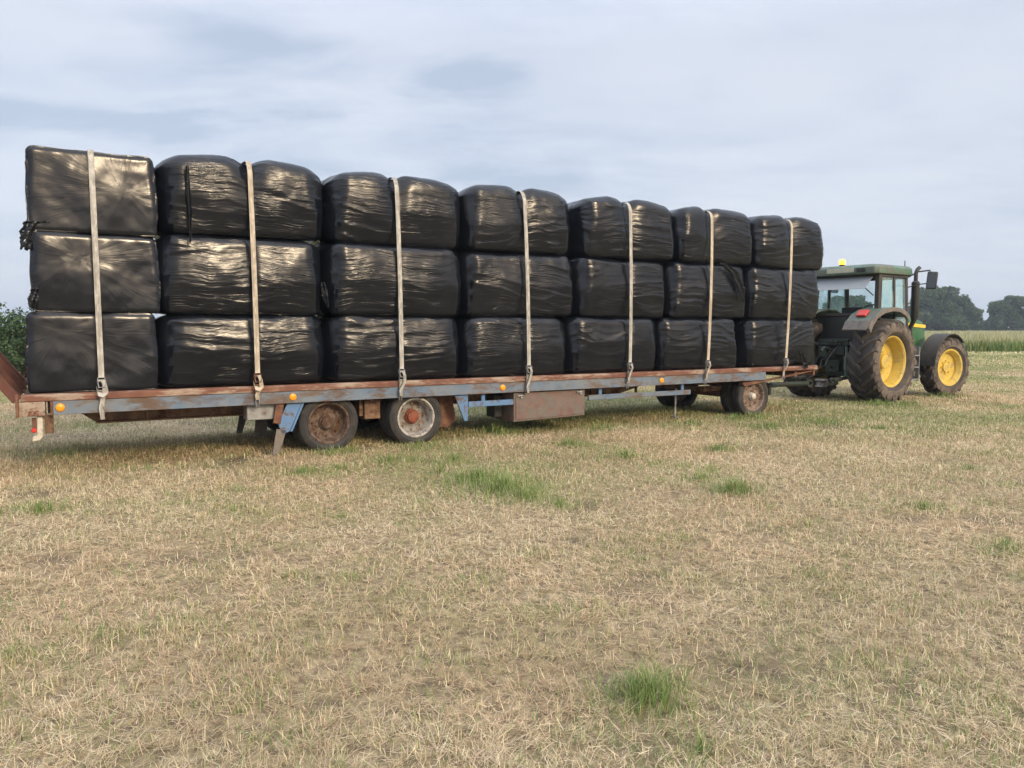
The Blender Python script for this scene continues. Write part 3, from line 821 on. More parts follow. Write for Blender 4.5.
# ------------------------------------------------------------------ bales
def make_bale(L, W, H, seed, top=False, xs=0.1, dome=.05, r=(.17, .13, .12), bulge=.05, bow=.0, fold=1.0):
    L = L - 2 * bow
    """wrapped square bale, length along local x, resting on z = 0"""
    st = .018
    n = (int(L / st), int(W / st), int(H / st))
    idx = {}
    P = []; Fc = []
    half = np.array([L, W, H]) / 2
    ofs = 0
    for ax in range(3):
        a, b = [(1, 2), (2, 0), (0, 1)][ax]
        A = np.linspace(-1, 1, n[a] + 1); B = np.linspace(-1, 1, n[b] + 1)
        GA, GB = np.meshgrid(A, B)
        for sg in (-1, 1):
            p = np.zeros((GA.size, 3)); p[:, ax] = sg; p[:, a] = GA.ravel(); p[:, b] = GB.ravel()
            na = n[a] + 1; nb = n[b] + 1
            k = (np.arange(nb - 1)[:, None] * na + np.arange(na - 1)[None]).ravel()
            qf = np.stack([k, k + 1, k + 1 + na, k + na], 1)
            if sg < 0: qf = qf[:, ::-1]
            P.append(p); Fc.append(qf + ofs); ofs += len(p)
    P = np.concatenate(P); Fc = np.concatenate(Fc)
    # weld the shared edges
    key = np.round(P * 100000).astype(np.int64)
    _, first, inv = np.unique(key, axis=0, return_index=True, return_inverse=True)
    P = P[first]; Fc = inv.ravel()[Fc]
    pos = P * half
    # the lower edges are pressed flatter than the upper ones
    tz = np.clip((P[:, 2] + .5) / 1.0, 0, 1)[:, None]
    r = np.array(r)[None] * (.52 + .48 * tz * tz * (3 - 2 * tz))
    inner = np.clip(pos, -(half - r), half - r)
    d = (pos - inner) / r
    d /= np.linalg.norm(d, axis=1)[:, None]
    pos = inner + d * r
    nrm = d / r; nrm /= np.linalg.norm(nrm, axis=1)[:, None]
    x, y, z = pos.T
    xn, yn, zn = x / half[0], y / half[1], z / half[2]
    o = seed * 3.7
    # bellied sides with a crease where the load has sagged
    zc = .12 * noise3(x * 1.1 + o, y * 0, 0 * x, seed)
    prof = np.clip(1 - np.abs((zn - zc + .12) / 1.1) ** 1.35, 0, 1)
    dx = np.zeros_like(x); dy = np.zeros_like(x); dz = np.zeros_like(x)
    dy += nrm[:, 1] * bulge * prof * (1 - .35 * np.abs(xn) ** 3)
    dx += nrm[:, 0] * (bulge * .4 * prof * (1 - .4 * yn ** 2) + bow * (1 - np.abs(yn) ** 2.6) * (1 - .3 * np.abs(zn) ** 6))
    upper = np.clip((zn + .2) / 1.2, 0, 1) ** 1.5
    if top:
        dz += upper * (dome * (1 - np.abs(xn) ** 2.6) - dome * .4)
    # strap nips the film in
    nip = np.exp(-((x - xs) / (.13 if top else .05)) ** 2)
    dz -= upper * nip * (.075 if top else .0)
    wide = np.exp(-((x - xs) / .22) ** 2)
    dy -= np.sign(y) * np.abs(nrm[:, 1]) * (nip * (.030 if top else .014) + (wide * .03 * upper if top else 0))
    # film folds
    e = np.clip((np.abs(nrm[:, 0]) - .45) / .3, 0, 1)
    warp = .16 * noise3(x * 1.3 + o, y * 1.3, z * 1.3, seed + 1)
    slope = .10 * math.sin(seed * 2.3)
    zz = z + warp + slope * x
    patch = np.clip(.55 + 1.1 * noise3(x * 1.7 + o, y * 1.7, z * 3, seed + 11), .08, 1.2)
    fs = (1 - np.abs(noise3(x * 1.5 + o, y * 1.5, zz * 11, seed + 2))) ** 3 * .012 * patch + noise3(x * 3 + o, y * 3, zz * 30, seed + 4) * .0035 * patch
    yc, zcn = .34 * math.sin(seed * 5.1 + 1), .24 * math.cos(seed * 3.3)
    rr = np.hypot(y - yc, z - zcn) + 1e-6
    cth, sth = (y - yc) / rr, (z - zcn) / rr
    fe = (1 - np.abs(noise3(cth * 4.5 + o, sth * 4.5, rr * 1.4 * np.sign(x + 1e-9), seed + 5))) ** 3 * .014 * np.clip(rr / .25, .1, 1) + noise3(cth * 12, sth * 12, rr * 4, seed + 6) * .004
    gather = np.exp(-((rr) / .10) ** 2) * .012
    f = (1 - e) * fs + e * (fe - gather) * fold
    f += .018 * fbm(x * 2.4 + o, y * 2.4, z * 2.4, seed + 7, 2)
    f += .004 * fbm(x * 8 + o, y * 8, z * 8, seed + 8, 2)
    under = np.where(nrm[:, 2] < -.8, .25, 1.0)
    f *= under
    pos = pos + np.stack([dx, dy, dz], 1) + nrm * f[:, None]
    pos[:, 2] += half[2]
    np.maximum(pos[:, 2], 0.0, out=pos[:, 2])
    me = mesh_np('silage_bale', pos, Fc.ravel(), np.arange(len(Fc)) * 4, np.full(len(Fc), 4), MAT['film'])
    if len(me.vertices) == len(pos):
        a = me.attributes.new('endness', 'FLOAT', 'POINT'); a.data.foreach_set('value', e.astype(np.float32))
        b = me.attributes.new('radial', 'FLOAT_VECTOR', 'POINT')
        b.data.foreach_set('vector', np.stack([cth, sth, rr], 1).astype(np.float32).ravel())
    return me

DECK = .895
COLS = ["second stack from the left", "stack over the white-rimmed wheel", "middle stack, left of the rusty tool box",
        "stack just right of the rusty tool box", "second stack from the tractor", "stack nearest the tractor"]
ROWN = ["bottom", "middle", "top"]
right_px = [[322, 458, 565, 655, 735, 815], [320, 458, 573, 665, 745, 817], [322, 460, 570, 674, 752, 822]]
row_py = [[350, 350, 348, 345, 342, 340], [275, 280, 285, 288, 290, 292], [195, 210, 220, 228, 235, 240]]
ROWZ = [DECK, DECK + .868, DECK + 1.80]
ROWH = [.885, .945, .925]
strap_top = [(91, 160), (250, 170), (397, 186), (525, 198), (631, 210), (713, 218), (793, 222)]
strap_bot = [(101, 370), (257, 368), (401, 366), (528, 364), (629, 362), (707, 357), (785, 352)]
NOTE = {(0, 0): "bale with bright ledge", (0, 1): "bale with golden sheen", (0, 2): "two-humped bale with ragged film strip",
        (1, 0): "finely wrinkled bale", (1, 1): "bale with frayed left end", (1, 2): "two-humped bale with slanting wrinkles",
        (2, 0): "dull wrapped bale", (2, 1): "bale with bright crease", (2, 2): "two-humped bale with glints",
        (3, 0): "dark smooth bale", (3, 1): "dark bale with sagging fold", (3, 2): "two-humped bale, warm left edge",
        (4, 0): "plain dark bale", (4, 1): "bale with torn film flap", (4, 2): "small two-humped bale",
        (5, 0): "bale with loose film end", (5, 1): "bale with left glint", (5, 2): "two-humped bale"}
COLS = ["second stack from the left", "stack over the white-rimmed wheel", "stack left of the tool box", "stack right of the tool box",
        "second stack from the tractor", "stack nearest the tractor"]
bales = {}
TOPZ = {}
prev = {}
for row in range(3):
    prev_r = None
    for c in range(6):
        s1, _ = on_side(right_px[row][c], row_py[row][c], .08)
        L = 1.86
        if prev_r is not None: L = min(1.96, max(1.62, s1 - prev_r + .02))
        if c == 0: L = 1.99
        prev_r = s1
        sc_ = s1 + .075 - L / 2
        ss, _ = on_side(*strap_top[c + 1], 0)
        sb, _ = on_side(*strap_bot[c + 1], 0)
        xs_ = (ss if row == 2 else sb + (ss - sb) * (.15 + .35 * row)) - sc_
        W = 1.18
        rr_ = (random.uniform(.13, .20), random.uniform(.11, .15), random.uniform(.10, .14))
        if row == 2: rr_ = (random.uniform(.15, .2), .14, random.uniform(.16, .19))
        me = make_bale(L, W, ROWH[row], 3 + row * 7 + c * 2, row == 2, xs_, random.uniform(.06, .09), rr_, random.uniform(.055, .08) + (.012 if row == 1 else .008 if row == 0 else 0), bow=random.uniform(.09, .13))
        o = bpy.data.objects.new('silage_bale', me); COL.objects.link(o)
        vv = W / 2 + .045 + random.uniform(-.02, .02)
        p = ORG + U * sc_ + V * vv
        o.location = (p.x, p.y, ROWZ[row])
        o.rotation_euler = (R(random.uniform(-.8, .8)), R(random.uniform(-.5, .5)), YAW + R(random.uniform(-1.0, 1.0)))
        tag(o, f"black {NOTE[(c, row)]}, {ROWN[row]} of the {COLS[c]}", "silage bale", "black wrapped bales on the trailer")
        bales[(c, row)] = (o, sc_, L)
        if row == 2:
            co = np.empty(len(me.vertices) * 3, np.float32); me.vertices.foreach_get('co', co); co = co.reshape(-1, 3)
            TOPZ[c] = float(co[(np.abs(co[:, 0] - xs_) < .03) & (np.abs(co[:, 1]) < .25), 2].max()) + ROWZ[2] + .004
# the end-on stack at the rear
for row in range(3):
    s0, _ = on_side([29, 32, 28][row], [350, 272, 192][row], .06)
    s1, _ = on_side([156, 157, 155][row], [350, 272, 195][row], .06)
    W = s1 - s0
    Hh = [.875, .87, .90][row]
    me = make_bale(1.9, W, Hh, 61 + row * 4, False, 9, .02, (.06, .07, .07), .038, fold=.16)
    o = bpy.data.objects.new('silage_bale', me); COL.objects.link(o)
    p = ORG + U * ((s0 + s1) / 2) + V * (.95 + .05)
    o.location = (p.x, p.y, DECK + [0, .875, 1.745][row])
    o.rotation_euler = (0, 0, YAW - math.pi / 2 + R([-.4, .5, -.3][row]))
    tag(o, ["bottom bale of the end-on stack at the left, film wrinkles radiating across its end",
            "middle bale of the end-on stack at the left, tattered lower left",
            "top bale of the end-on stack at the left, torn film tail hanging at its left"][row], "silage bale", "black wrapped bales on the trailer")
    bales[(-1, row)] = (o, (s0 + s1) / 2, W)

def side_pt(px, py, v):
    s, z = on_side(px, py, v)
    return ORG + U * s + V * v + Vector((0, 0, z))

def film_flap(bale, pts, widths, seed, v0=-.04, thick=.004):
    """a ragged hanging strip of film through photo points, folded across"""
    r = random.Random(seed)
    bm = bmesh.new()
    rows = []
    nseg = 26
    L = [side_pt(px, py, v0) for px, py in pts]
    for i in range(nseg + 1):
        t = i / nseg * (len(L) - 1); k = min(int(t), len(L) - 2); f = t - k
        p = L[k].lerp(L[k + 1], f); w = widths[k] * (1 - f) + widths[k + 1] * f
        w *= r.uniform(.85, 1.15)
        row = []
        for j in range(8):
            a = j / 7 - .5
            fold = math.sin(j * 1.3 + i * .12 + seed) * .018 + r.uniform(-.003, .003)
            row.append(bm.verts.new(p + U * (a * w) - V * (fold + .012) + Vector((0, 0, r.uniform(-.01, .01)))))
        rows.append(row)
    for i in range(nseg):
        for j in range(7):
            if i > nseg * .55 and r.random() < .05: continue
            bm.faces.new([rows[i][j], rows[i][j + 1], rows[i + 1][j + 1], rows[i + 1][j]])
    me = bpy.data.meshes.new('film_flap')
    inv = (Matrix.Translation(bale.location) @ bale.rotation_euler.to_matrix().to_4x4()).inverted()
    bm.transform(inv)
    bm.to_mesh(me); bm.free()
    me.materials.append(MAT['film'])
    o = bpy.data.objects.new('film_flap', me); COL.objects.link(o); o.parent = bale
    s = o.modifiers.new('thick', 'SOLIDIFY'); s.thickness = thick
    for p in me.polygons: p.use_smooth = True
    return o
film_flap(bales[(-1, 2)][0], [(44, 222), (33, 222), (28, 232), (25, 250)], [.14, .15, .15, .09], 1, .06)
film_flap(bales[(-1, 1)][0], [(36, 288), (33, 298), (32, 310)], [.07, .10, .04], 2, .04)
film_flap(bales[(0, 2)][0], [(187, 165), (188, 190), (190, 215), (190, 243)], [.035, .05, .04, .012], 3, -.03)
film_flap(bales[(4, 1)][0], [(722, 263), (733, 272), (741, 290), (742, 302)], [.10, .20, .16, .06], 4, -.05)
film_flap(bales[(5, 0)][0], [(800, 352), (803, 360), (806, 368)], [.08, .16, .14], 5, -.06)
film_flap(bales[(1, 1)][0], [(322, 282), (325, 295), (328, 308)], [.05, .10, .03], 6, .02)

# ------------------------------------------------------------------ trailer (local x = forward, y = away from the camera side, z up)
TR = empty('flatbed_trailer', ORG, YAW)
tag(TR, "long rusty blue flatbed trailer loaded with black bales behind the tractor", "trailer")
x0, x1 = -3.36, 9.42
xP = on_side(53, 405, -.03)[0]
S = lambda px, py=390: on_side(px, py, 0)[0]
mb = MB(); 
for k in range(12): mb.box((x0 + .02, .06 + k * .195, .80), (x1 - .03, .06 + k * .195 + .19, .875))
mb.build('deck_boards', MAT['plank'], TR, .004)
for yy, nm in ((-.03, 0), (2.43, 1)):
    mb = MB()
    sg = 1 if nm == 0 else -1
    mb.prism([(yy, .812), (yy, .873), (yy + sg * .02, .893), (yy + sg * .075, .893), (yy + sg * .075, .812)], x0, x1, 'x')
    mb.build('edge_rail', MAT['rail'], TR, .008, seg=2)
    mb = MB()
    y2 = yy + sg * .012
    mb.box((xP, y2, .662), (S(765, 378), y2 + sg * .012, .810))
    mb.box((xP, y2 + sg * .0125, .795), (S(765, 378), y2 + sg * .065, .808))
    mb.box((xP, y2 + sg * .0125, .662), (S(765, 378), y2 + sg * .065, .675))
    mb.build('side_channel', MAT['blue'], TR, .003)
for k in range(9):
    xx = x0 + .8 + k * 1.43
    mb = MB(); mb.box((xx, .06, .69), (xx + .07, 2.34, .795)); mb.build('cross_member', MAT['beam'], TR, .004)
for yy in (.62, 1.68):
    mb = MB()
    xa, xb = on_side(60, 411, .55)[0], x1 - 1.1
    # I-beam: top flange, web, bottom flange, tapered tail
    mb.box((xa, yy - .07, .765), (xb, yy + .07, .79))
    mb.prism([(xa, .76), (xa + .35, .50), (5.2, .50), (5.7, .62), (xb, .62), (xb, .76)], yy - .012, yy + .012)
    mb.box((xa + .36, yy - .07, .478), (5.2, yy + .07, .498))
    for k in range(9):
        mb.box((xa + .9 + k * .95, yy - .06, .50), (xa + .925 + k * .95, yy - .013, .763))
    mb.build('chassis_beam', MAT['beam'], TR, .003)
# rear end plate, post and lamps
sE = lambda px: on_side(px, 405, -.03)[0]
xE, xG, xP = sE(45), sE(50), sE(53)
xL = on_side(43, 424, .02)[0]
for yy in (-.03, 2.30):
    mb = MB()
    mb.box((x0 - .02, yy, .655), (xE, yy + .10, .81))
    mb.build('end_plate', MAT['endblock'], TR, .006)
    mb = MB(); mb.box((x0 - .05, yy - .004, .648), (x0 - .022, yy + .13, .9)); mb.build('end_cap', MAT['rust'], TR, .005)
    mb = MB(); mb.box((xG, yy + .01, .655), (xP, yy + .08, .815))
    mb.build('corner_post', MAT['rust'], TR, .005)
mb = MB(); mb.box((x0 - .02, .072, .655), (x0 + .05, 2.29, .79)); mb.build('rear_cross_beam', MAT['rust'], TR, .006)
for yy in (.02, 2.32):
    mb = MB()
    pts = [(xL, .66), (xL, .43), (xL - .03, .385), (xL - .105, .375), (xL - .105, .425), (xL - .06, .45), (xL - .055, .655)]
    mb.prism(pts, yy, yy + .05)
    br = mb.build('lamp_bracket', MAT['whitepl'], TR, .012)
    mb = MB(); mb.box((xL - .10, yy - .005, .48), (xL - .06, yy + .06, .63)); mb.build('lamp_housing', MAT['rust'], br, .006)
    mb = MB(); mb.lathe([(0, -.02), (.02, -.018), (.027, 0), (.027, .02), (0, .02)], 16, (xL - .085, yy - .012, .50)); mb.build('tail_lamp', MAT['red'], br)
    mb = MB(); mb.box((xL + .015, yy + .06, .45), (xL + .10, yy + .075, .655)); mb.build('mud_flap', MAT['beam'], TR, .003)
# raised tail ramp
ramp_top = (x0 - .62, 1.66)
mb = MB()
dxr, dzr = ramp_top[0] - (x0 - .03), ramp_top[1] - .83
nx_, nz_ = dzr / math.hypot(dxr, dzr), -dxr / math.hypot(dxr, dzr)
def rp(t, w, lift): return (x0 - .03 + dxr * t + nx_ * lift, 0, .83 + dzr * t + nz_ * lift)
def slab(mb, t0, t1, l0, l1, ya, yb):
    a, b, c, d = rp(t0, 0, l0), rp(t1, 0, l0), rp(t1, 0, l1), rp(t0, 0, l1)
    mb.prism([(a[0], a[2]), (b[0], b[2]), (c[0], c[2]), (d[0], d[2])], ya, yb)
for ya in (-.03, .78, 1.56, 2.34): slab(mb, 0, 1, -.05, .05, ya, ya + .09)
rampo = mb.build('tail_ramp', MAT['ramp'], TR, .006)
mb = MB()
for k in range(7): slab(mb, .06 + k * .13, .14 + k * .13, -.045, -.02, .07, 2.33)
mb.build('tread_slats', MAT['ramp'], rampo, .003)
# reflectors
for px, py in ((60, 404), (293, 393.5), (503, 386), (662, 377)):
    s, z = on_side(px, py, -.03)
    mb = MB(); mb.lathe([(0, -.014), (.03, -.013), (.042, -.006), (.045, 0), (.045, .008), (0, .008)], 20, (s, -.025, .738))
    mb.build('reflector', MAT['amber'], TR)

# wheels
def truck_wheel(x, side, R_=.37, rim='rim_rust', hub='rim_rust', name='wheel', hubr=.085, dish=.09):
    """a pair of tyres on one hub; side +1 = near side (outer face at y ~ 0), -1 = far side"""
    def yo(v): return v + .04 if side > 0 else 2.36 - v
    rr = .64 * R_
    mb = MB()
    prof = [(rr + .022, .012), (rr + .022, .0), (rr + .006, -.004), (rr - .008, .012), (rr - .015, .05), (rr - .03, dish)]
    mb.lathe([(r, yo(.035 + y)) for r, y in prof], 44, (x, 0, R_ - .026))
    # inner wheel disc
    mb.lathe([(r, yo(y)) for r, y in ((rr + .02, .30), (rr, .33), (rr * .6, .36), (0, .36))], 32, (x, 0, R_ - .026))
    w = mb.build(name, MAT[rim], TR, angle=30)
    mb = MB()
    mb.lathe([(r, yo(.035 + y)) for r, y in ((rr - .0295, dish), (rr * .80, dish + .012), (rr * .60, dish + .012), (rr * .5, dish), (0, dish))], 44, (x, 0, R_ - .026))
    for k in range(8):
        a = 2 * math.pi * k / 8
        c = (x + math.cos(a) * rr * .70, 0, R_ - .026 + math.sin(a) * rr * .70)
        mb.lathe([(r, yo(.035 + dish + y)) for r, y in ((0, -.022), (.013, -.022), (.014, .014))], 6, c)
    mb.build('wheel_disc', MAT[{'rim_white': 'rim_grey', 'rim_rust': 'rim_rust', 'rim_tan': 'rim_tan'}[rim]], w, angle=30)
    mb = MB()
    mb.lathe([(r, yo(.035 + dish + y)) for r, y in ((hubr * 1.25, .0), (hubr * 1.2, -.03), (hubr, -.045), (hubr * .95, -.075), (hubr * .6, -.09), (0, -.092))], 24, (x, 0, R_ - .026))
    for k in range(10):
        a = 2 * math.pi * (k + .5) / 10
        c = (x + math.cos(a) * hubr * 1.08, 0, R_ - .026 + math.sin(a) * hubr * 1.08)
        mb.lathe([(r, yo(.035 + dish + y)) for r, y in ((0, -.045), (.008, -.045), (.009, -.025))], 6, c)
    mb.build('hub', MAT[hub], w)
    for y0, y1 in ((.01, .25), (.275, .515)):
        mb = MB()
        wd = y1 - y0
        tr = R_
        prof = [(rr + .012, .045), (rr + .03, .02), (rr + .07, .004), (tr - .075, .0), (tr - .035, .010), (tr - .012, .028), (tr - .002, .05)]
        for g in (.30, .5, .70):
            yy = wd * g
            prof += [(tr, yy - .012), (tr - .014, yy - .008), (tr - .014, yy + .008), (tr, yy + .012)]
        prof += [(tr - .002, wd - .05), (tr - .012, wd - .028), (tr - .035, wd - .010), (tr - .075, wd), (rr + .07, wd - .004), (rr + .03, wd - .02), (rr + .012, wd - .045)]
        mb.lathe([(r, yo(y0 + y)) for r, y in prof], 56, (x, 0, R_ - .026))
        mb.build('tyre', MAT['truck_rubber'], w, angle=25)
    return w
SW = [0.0, on_side(418.5, 420, 0)[0], on_side(757, 400, 0)[0]]
SW[0] = on_side(331, 426, 0)[0]
for side in (1, -1):
    truck_wheel(SW[0], side, .397, 'rim_rust', 'rim_rust', dish=.13)
    truck_wheel(SW[1], side, .397, 'rim_white', 'hub_red', dish=.17)
    truck_wheel(SW[2], side, .392, 'rim_tan', 'hub_pale', hubr=.055, dish=.07)
for s in SW:
    mb = MB(); mb.tube([(s, .4, .36), (s, 2.0, .36)], .065, 14); mb.build('axle', MAT['rust'], TR)
# rear bogie: springs, hangers, cross frame
for yy in (.62, 1.68):
    mb = MB()
    for c in SW[:2]:
        for k in range(4): mb.prism([(c - .5 + k * .1, .505 - k * .016), (c, .43 - k * .016), (c + .5 - k * .1, .505 - k * .016), (c + .5 - k * .1, .492 - k * .016), (c, .416 - k * .016), (c - .5 + k * .1, .492 - k * .016)], yy - .045, yy + .045)
    mb.build('leaf_spring', MAT['rust'], TR)
mid = (SW[0] + SW[1]) / 2
mb = MB()
mb.box((mid - .10, .16, .38), (mid + .12, .26, .66)); mb.box((mid - .16, .2, .42), (mid - .11, 2.2, .66)); mb.box((mid - .10, 2.14, .38), (mid + .12, 2.24, .66))
mb.build('bogie_hanger', MAT['beam'], TR, .006)
# brackets with mud flaps behind and ahead of the rear wheels
sA, _ = on_side(290, 420, 0)
for yy in (0.0, 2.28):
    mb = MB(); mb.prism([(sA - .02, .652), (sA + .16, .655), (sA + .0, .30), (sA - .10, .27), (sA - .14, .42)], yy + .03, yy + .06)
    mb.prism([(sA + .16, .655), (sA + .19, .652), (sA + .035, .30), (sA + .005, .30)], yy + .02, yy + .34)
    mb.build('mudguard', MAT['brightblue'], TR, .004)
    mb = MB(); mb.prism([(sA - .16, .66), (sA - .06, .66), (sA - .11, .40), (sA - .20, .42)], yy + .025, yy + .06)
    mb.build('bracket', MAT['rust'], TR, .004)
    mb = MB(); mb.prism([(sA - .16, .34), (sA - .04, .32), (sA - .13, .02), (sA - .22, .015)], yy + .03, yy + .05)
    mb.build('mud_flap', MAT['flap'], TR, .004)
    mb = MB(); mb.box((sA - .50, yy + .10, .46), (sA - .14, yy + .32, .66)); mb.build('valve_box', MAT['galv'], TR, .012)
sF = S(241, 425)
mb = MB(); mb.prism([(sF + .45, .55), (sF + .60, .55), (sF + .57, .10), (sF + .40, .10)], 1.2, 1.22); mb.build('mud_flap', MAT['flap'], TR, .004)
sB, _ = on_side(461, 405, 0)
for yy in (0.0, 2.28):
    mb = MB(); mb.prism([(sB - .08, .652), (sB + .13, .655), (sB + .12, .28), (sB + .07, .28)], yy + .03, yy + .06)
    mb.build('mudguard', MAT['brightblue'], TR, .004)
mb = MB(); mb.prism([(sB - .35, .652), (sB + .02, .652), (sB + .10, .26), (sB - .05, .16), (sB - .30, .2)], .35, .38); mb.prism([(sB - .35, .652), (sB + .02, .652), (sB + .10, .26), (sB - .05, .16), (sB - .30, .2)], 2.02, 2.05)
mb.box((sB - .30, .381, .19), (sB - .24, 2.019, .25))
mb.build('splash_plate', MAT['rust'], TR, .004)
# tool box
tA, tB = on_side(515, 400, 0)[0], on_side(586, 400, 0)[0]
mb = MB()
mb.prism([(tA, .645), (tB, .645), (tB, .245), (tA, .215)], .035, .60)
tbx = mb.build('toolbox', MAT['box'], TR, .008)
mb = MB(); mb.prism([(tA + .03, .615), (tB - .03, .615), (tB - .03, .275), (tA + .03, .245)], .022, .034); mb.build('toolbox_door', MAT['box'], tbx, .004)
for px, py in ((521, 396), (580, 392)):
    s, z = on_side(px, py, 0)
    mb = MB(); mb.tube([(s - .05, .005, z), (s + .035, .0, z + .004)], .012, 8); mb.box((s + .0, .0, z - .035), (s + .035, .021, z + .02))
    mb.build('latch', MAT['galv'], tbx)
mb = MB(); mb.box((tA - .17, .32, .26), (tA - .02, .58, .60)); mb.build('air_tank', MAT['black'], TR, .02)
# under-run rails
for (pa, ya), (pb, yb) in (((468, 405), (513, 402)), ((588, 398), (690, 391))):
    for yy in (.04, 2.36):
        sa, za = on_side(pa, ya, .04); sb, zb = on_side(pb, yb, .04)
        mb = MB(); mb.box((sa, yy - .02, .475), (sb, yy + .02, .555)); rl = mb.build('side_guard', MAT['brightblue'] if pa < 500 else MAT['blue'], TR, .006)
        for q_ in ((.35,) if pa < 500 else (.12, .93)):
            sx = sa + (sb - sa) * q_
            mb = MB(); mb.box((sx - .03, yy + .021, .5), (sx + .03, yy + .05, .662))
            mb.build('guard_post', MAT['brightblue'], rl, .004)
mb = MB(); sl = S(688, 400)
mb.tube([(sl, .3, .56), (sl - .02, .3, .08)], .018, 8); mb.box((sl - .06, .25, .06), (sl + .03, .35, .075)); mb.build('parking_leg', MAT['galv'], TR)
# front turntable, dolly and drawbar
mb = MB(); mb.lathe([(r, y) for r, y in ((.0, -.04), (.46, -.04), (.46, .04), (0, .04))], 40); 
tt = mb.build('turntable', MAT['rust'], TR); tt.rotation_euler = (math.pi / 2, 0, 0); tt.location = (SW[2], 1.2, .585)
mb = MB(); mb.box((SW[2] - .75, .55, .45), (SW[2] + .7, .65, .54)); mb.box((SW[2] - .75, 1.75, .45), (SW[2] + .7, 1.85, .54)); mb.box((SW[2] - .76, .56, .44), (SW[2] - .66, 1.84, .53)); mb.box((SW[2] + .6, .56, .44), (SW[2] + .69, 1.84, .53))
mb.build('dolly_frame', MAT['beam'], TR, .005)
mb = MB()
mb.tube([(SW[2] + .6, .62, .47), (9.6, 1.08, .44)], .045, 10); mb.tube([(SW[2] + .6, 1.78, .47), (9.6, 1.32, .44)], .045, 10)
mb.tube([(9.55, 1.2, .44), (10.62, 1.17, .43)], .05, 12); mb.box((9.5, 1.06, .41), (9.62, 1.34, .47))
mb.lathe([(.04, -.03), (.085, -.03), (.085, .03), (.04, .03)], 20, (10.70, 1.17, .43), closed=True)
mb.build('drawbar', MAT['dkgreen'], TR)
for yy in (.02, 2.30):
    mb = MB(); fa = S(765, 381); fb = x1 - .05
    mb.prism([(fa - .55, .63), (fa - .5, .56), (fb, .78), (fb, .81), (fa + .1, .66)], yy, yy + .08)
    mb.build('front_gusset', MAT['rust'], TR, .005)
mb = MB(); mb.box((x1 - .03, .05, .70), (x1 + .02, 2.35, .88)); mb.build('front_cross_beam', MAT['rail'], TR, .008)
mb = MB(); mb.lathe([(0, -.15), (.09, -.15), (.1, -.1), (.1, .1), (.09, .15), (0, .15)], 20); ch = mb.build('brake_chamber', MAT['black'], TR); ch.location = (SW[2] + .75, .55, .42); ch.rotation_euler = (0, 0, .5)

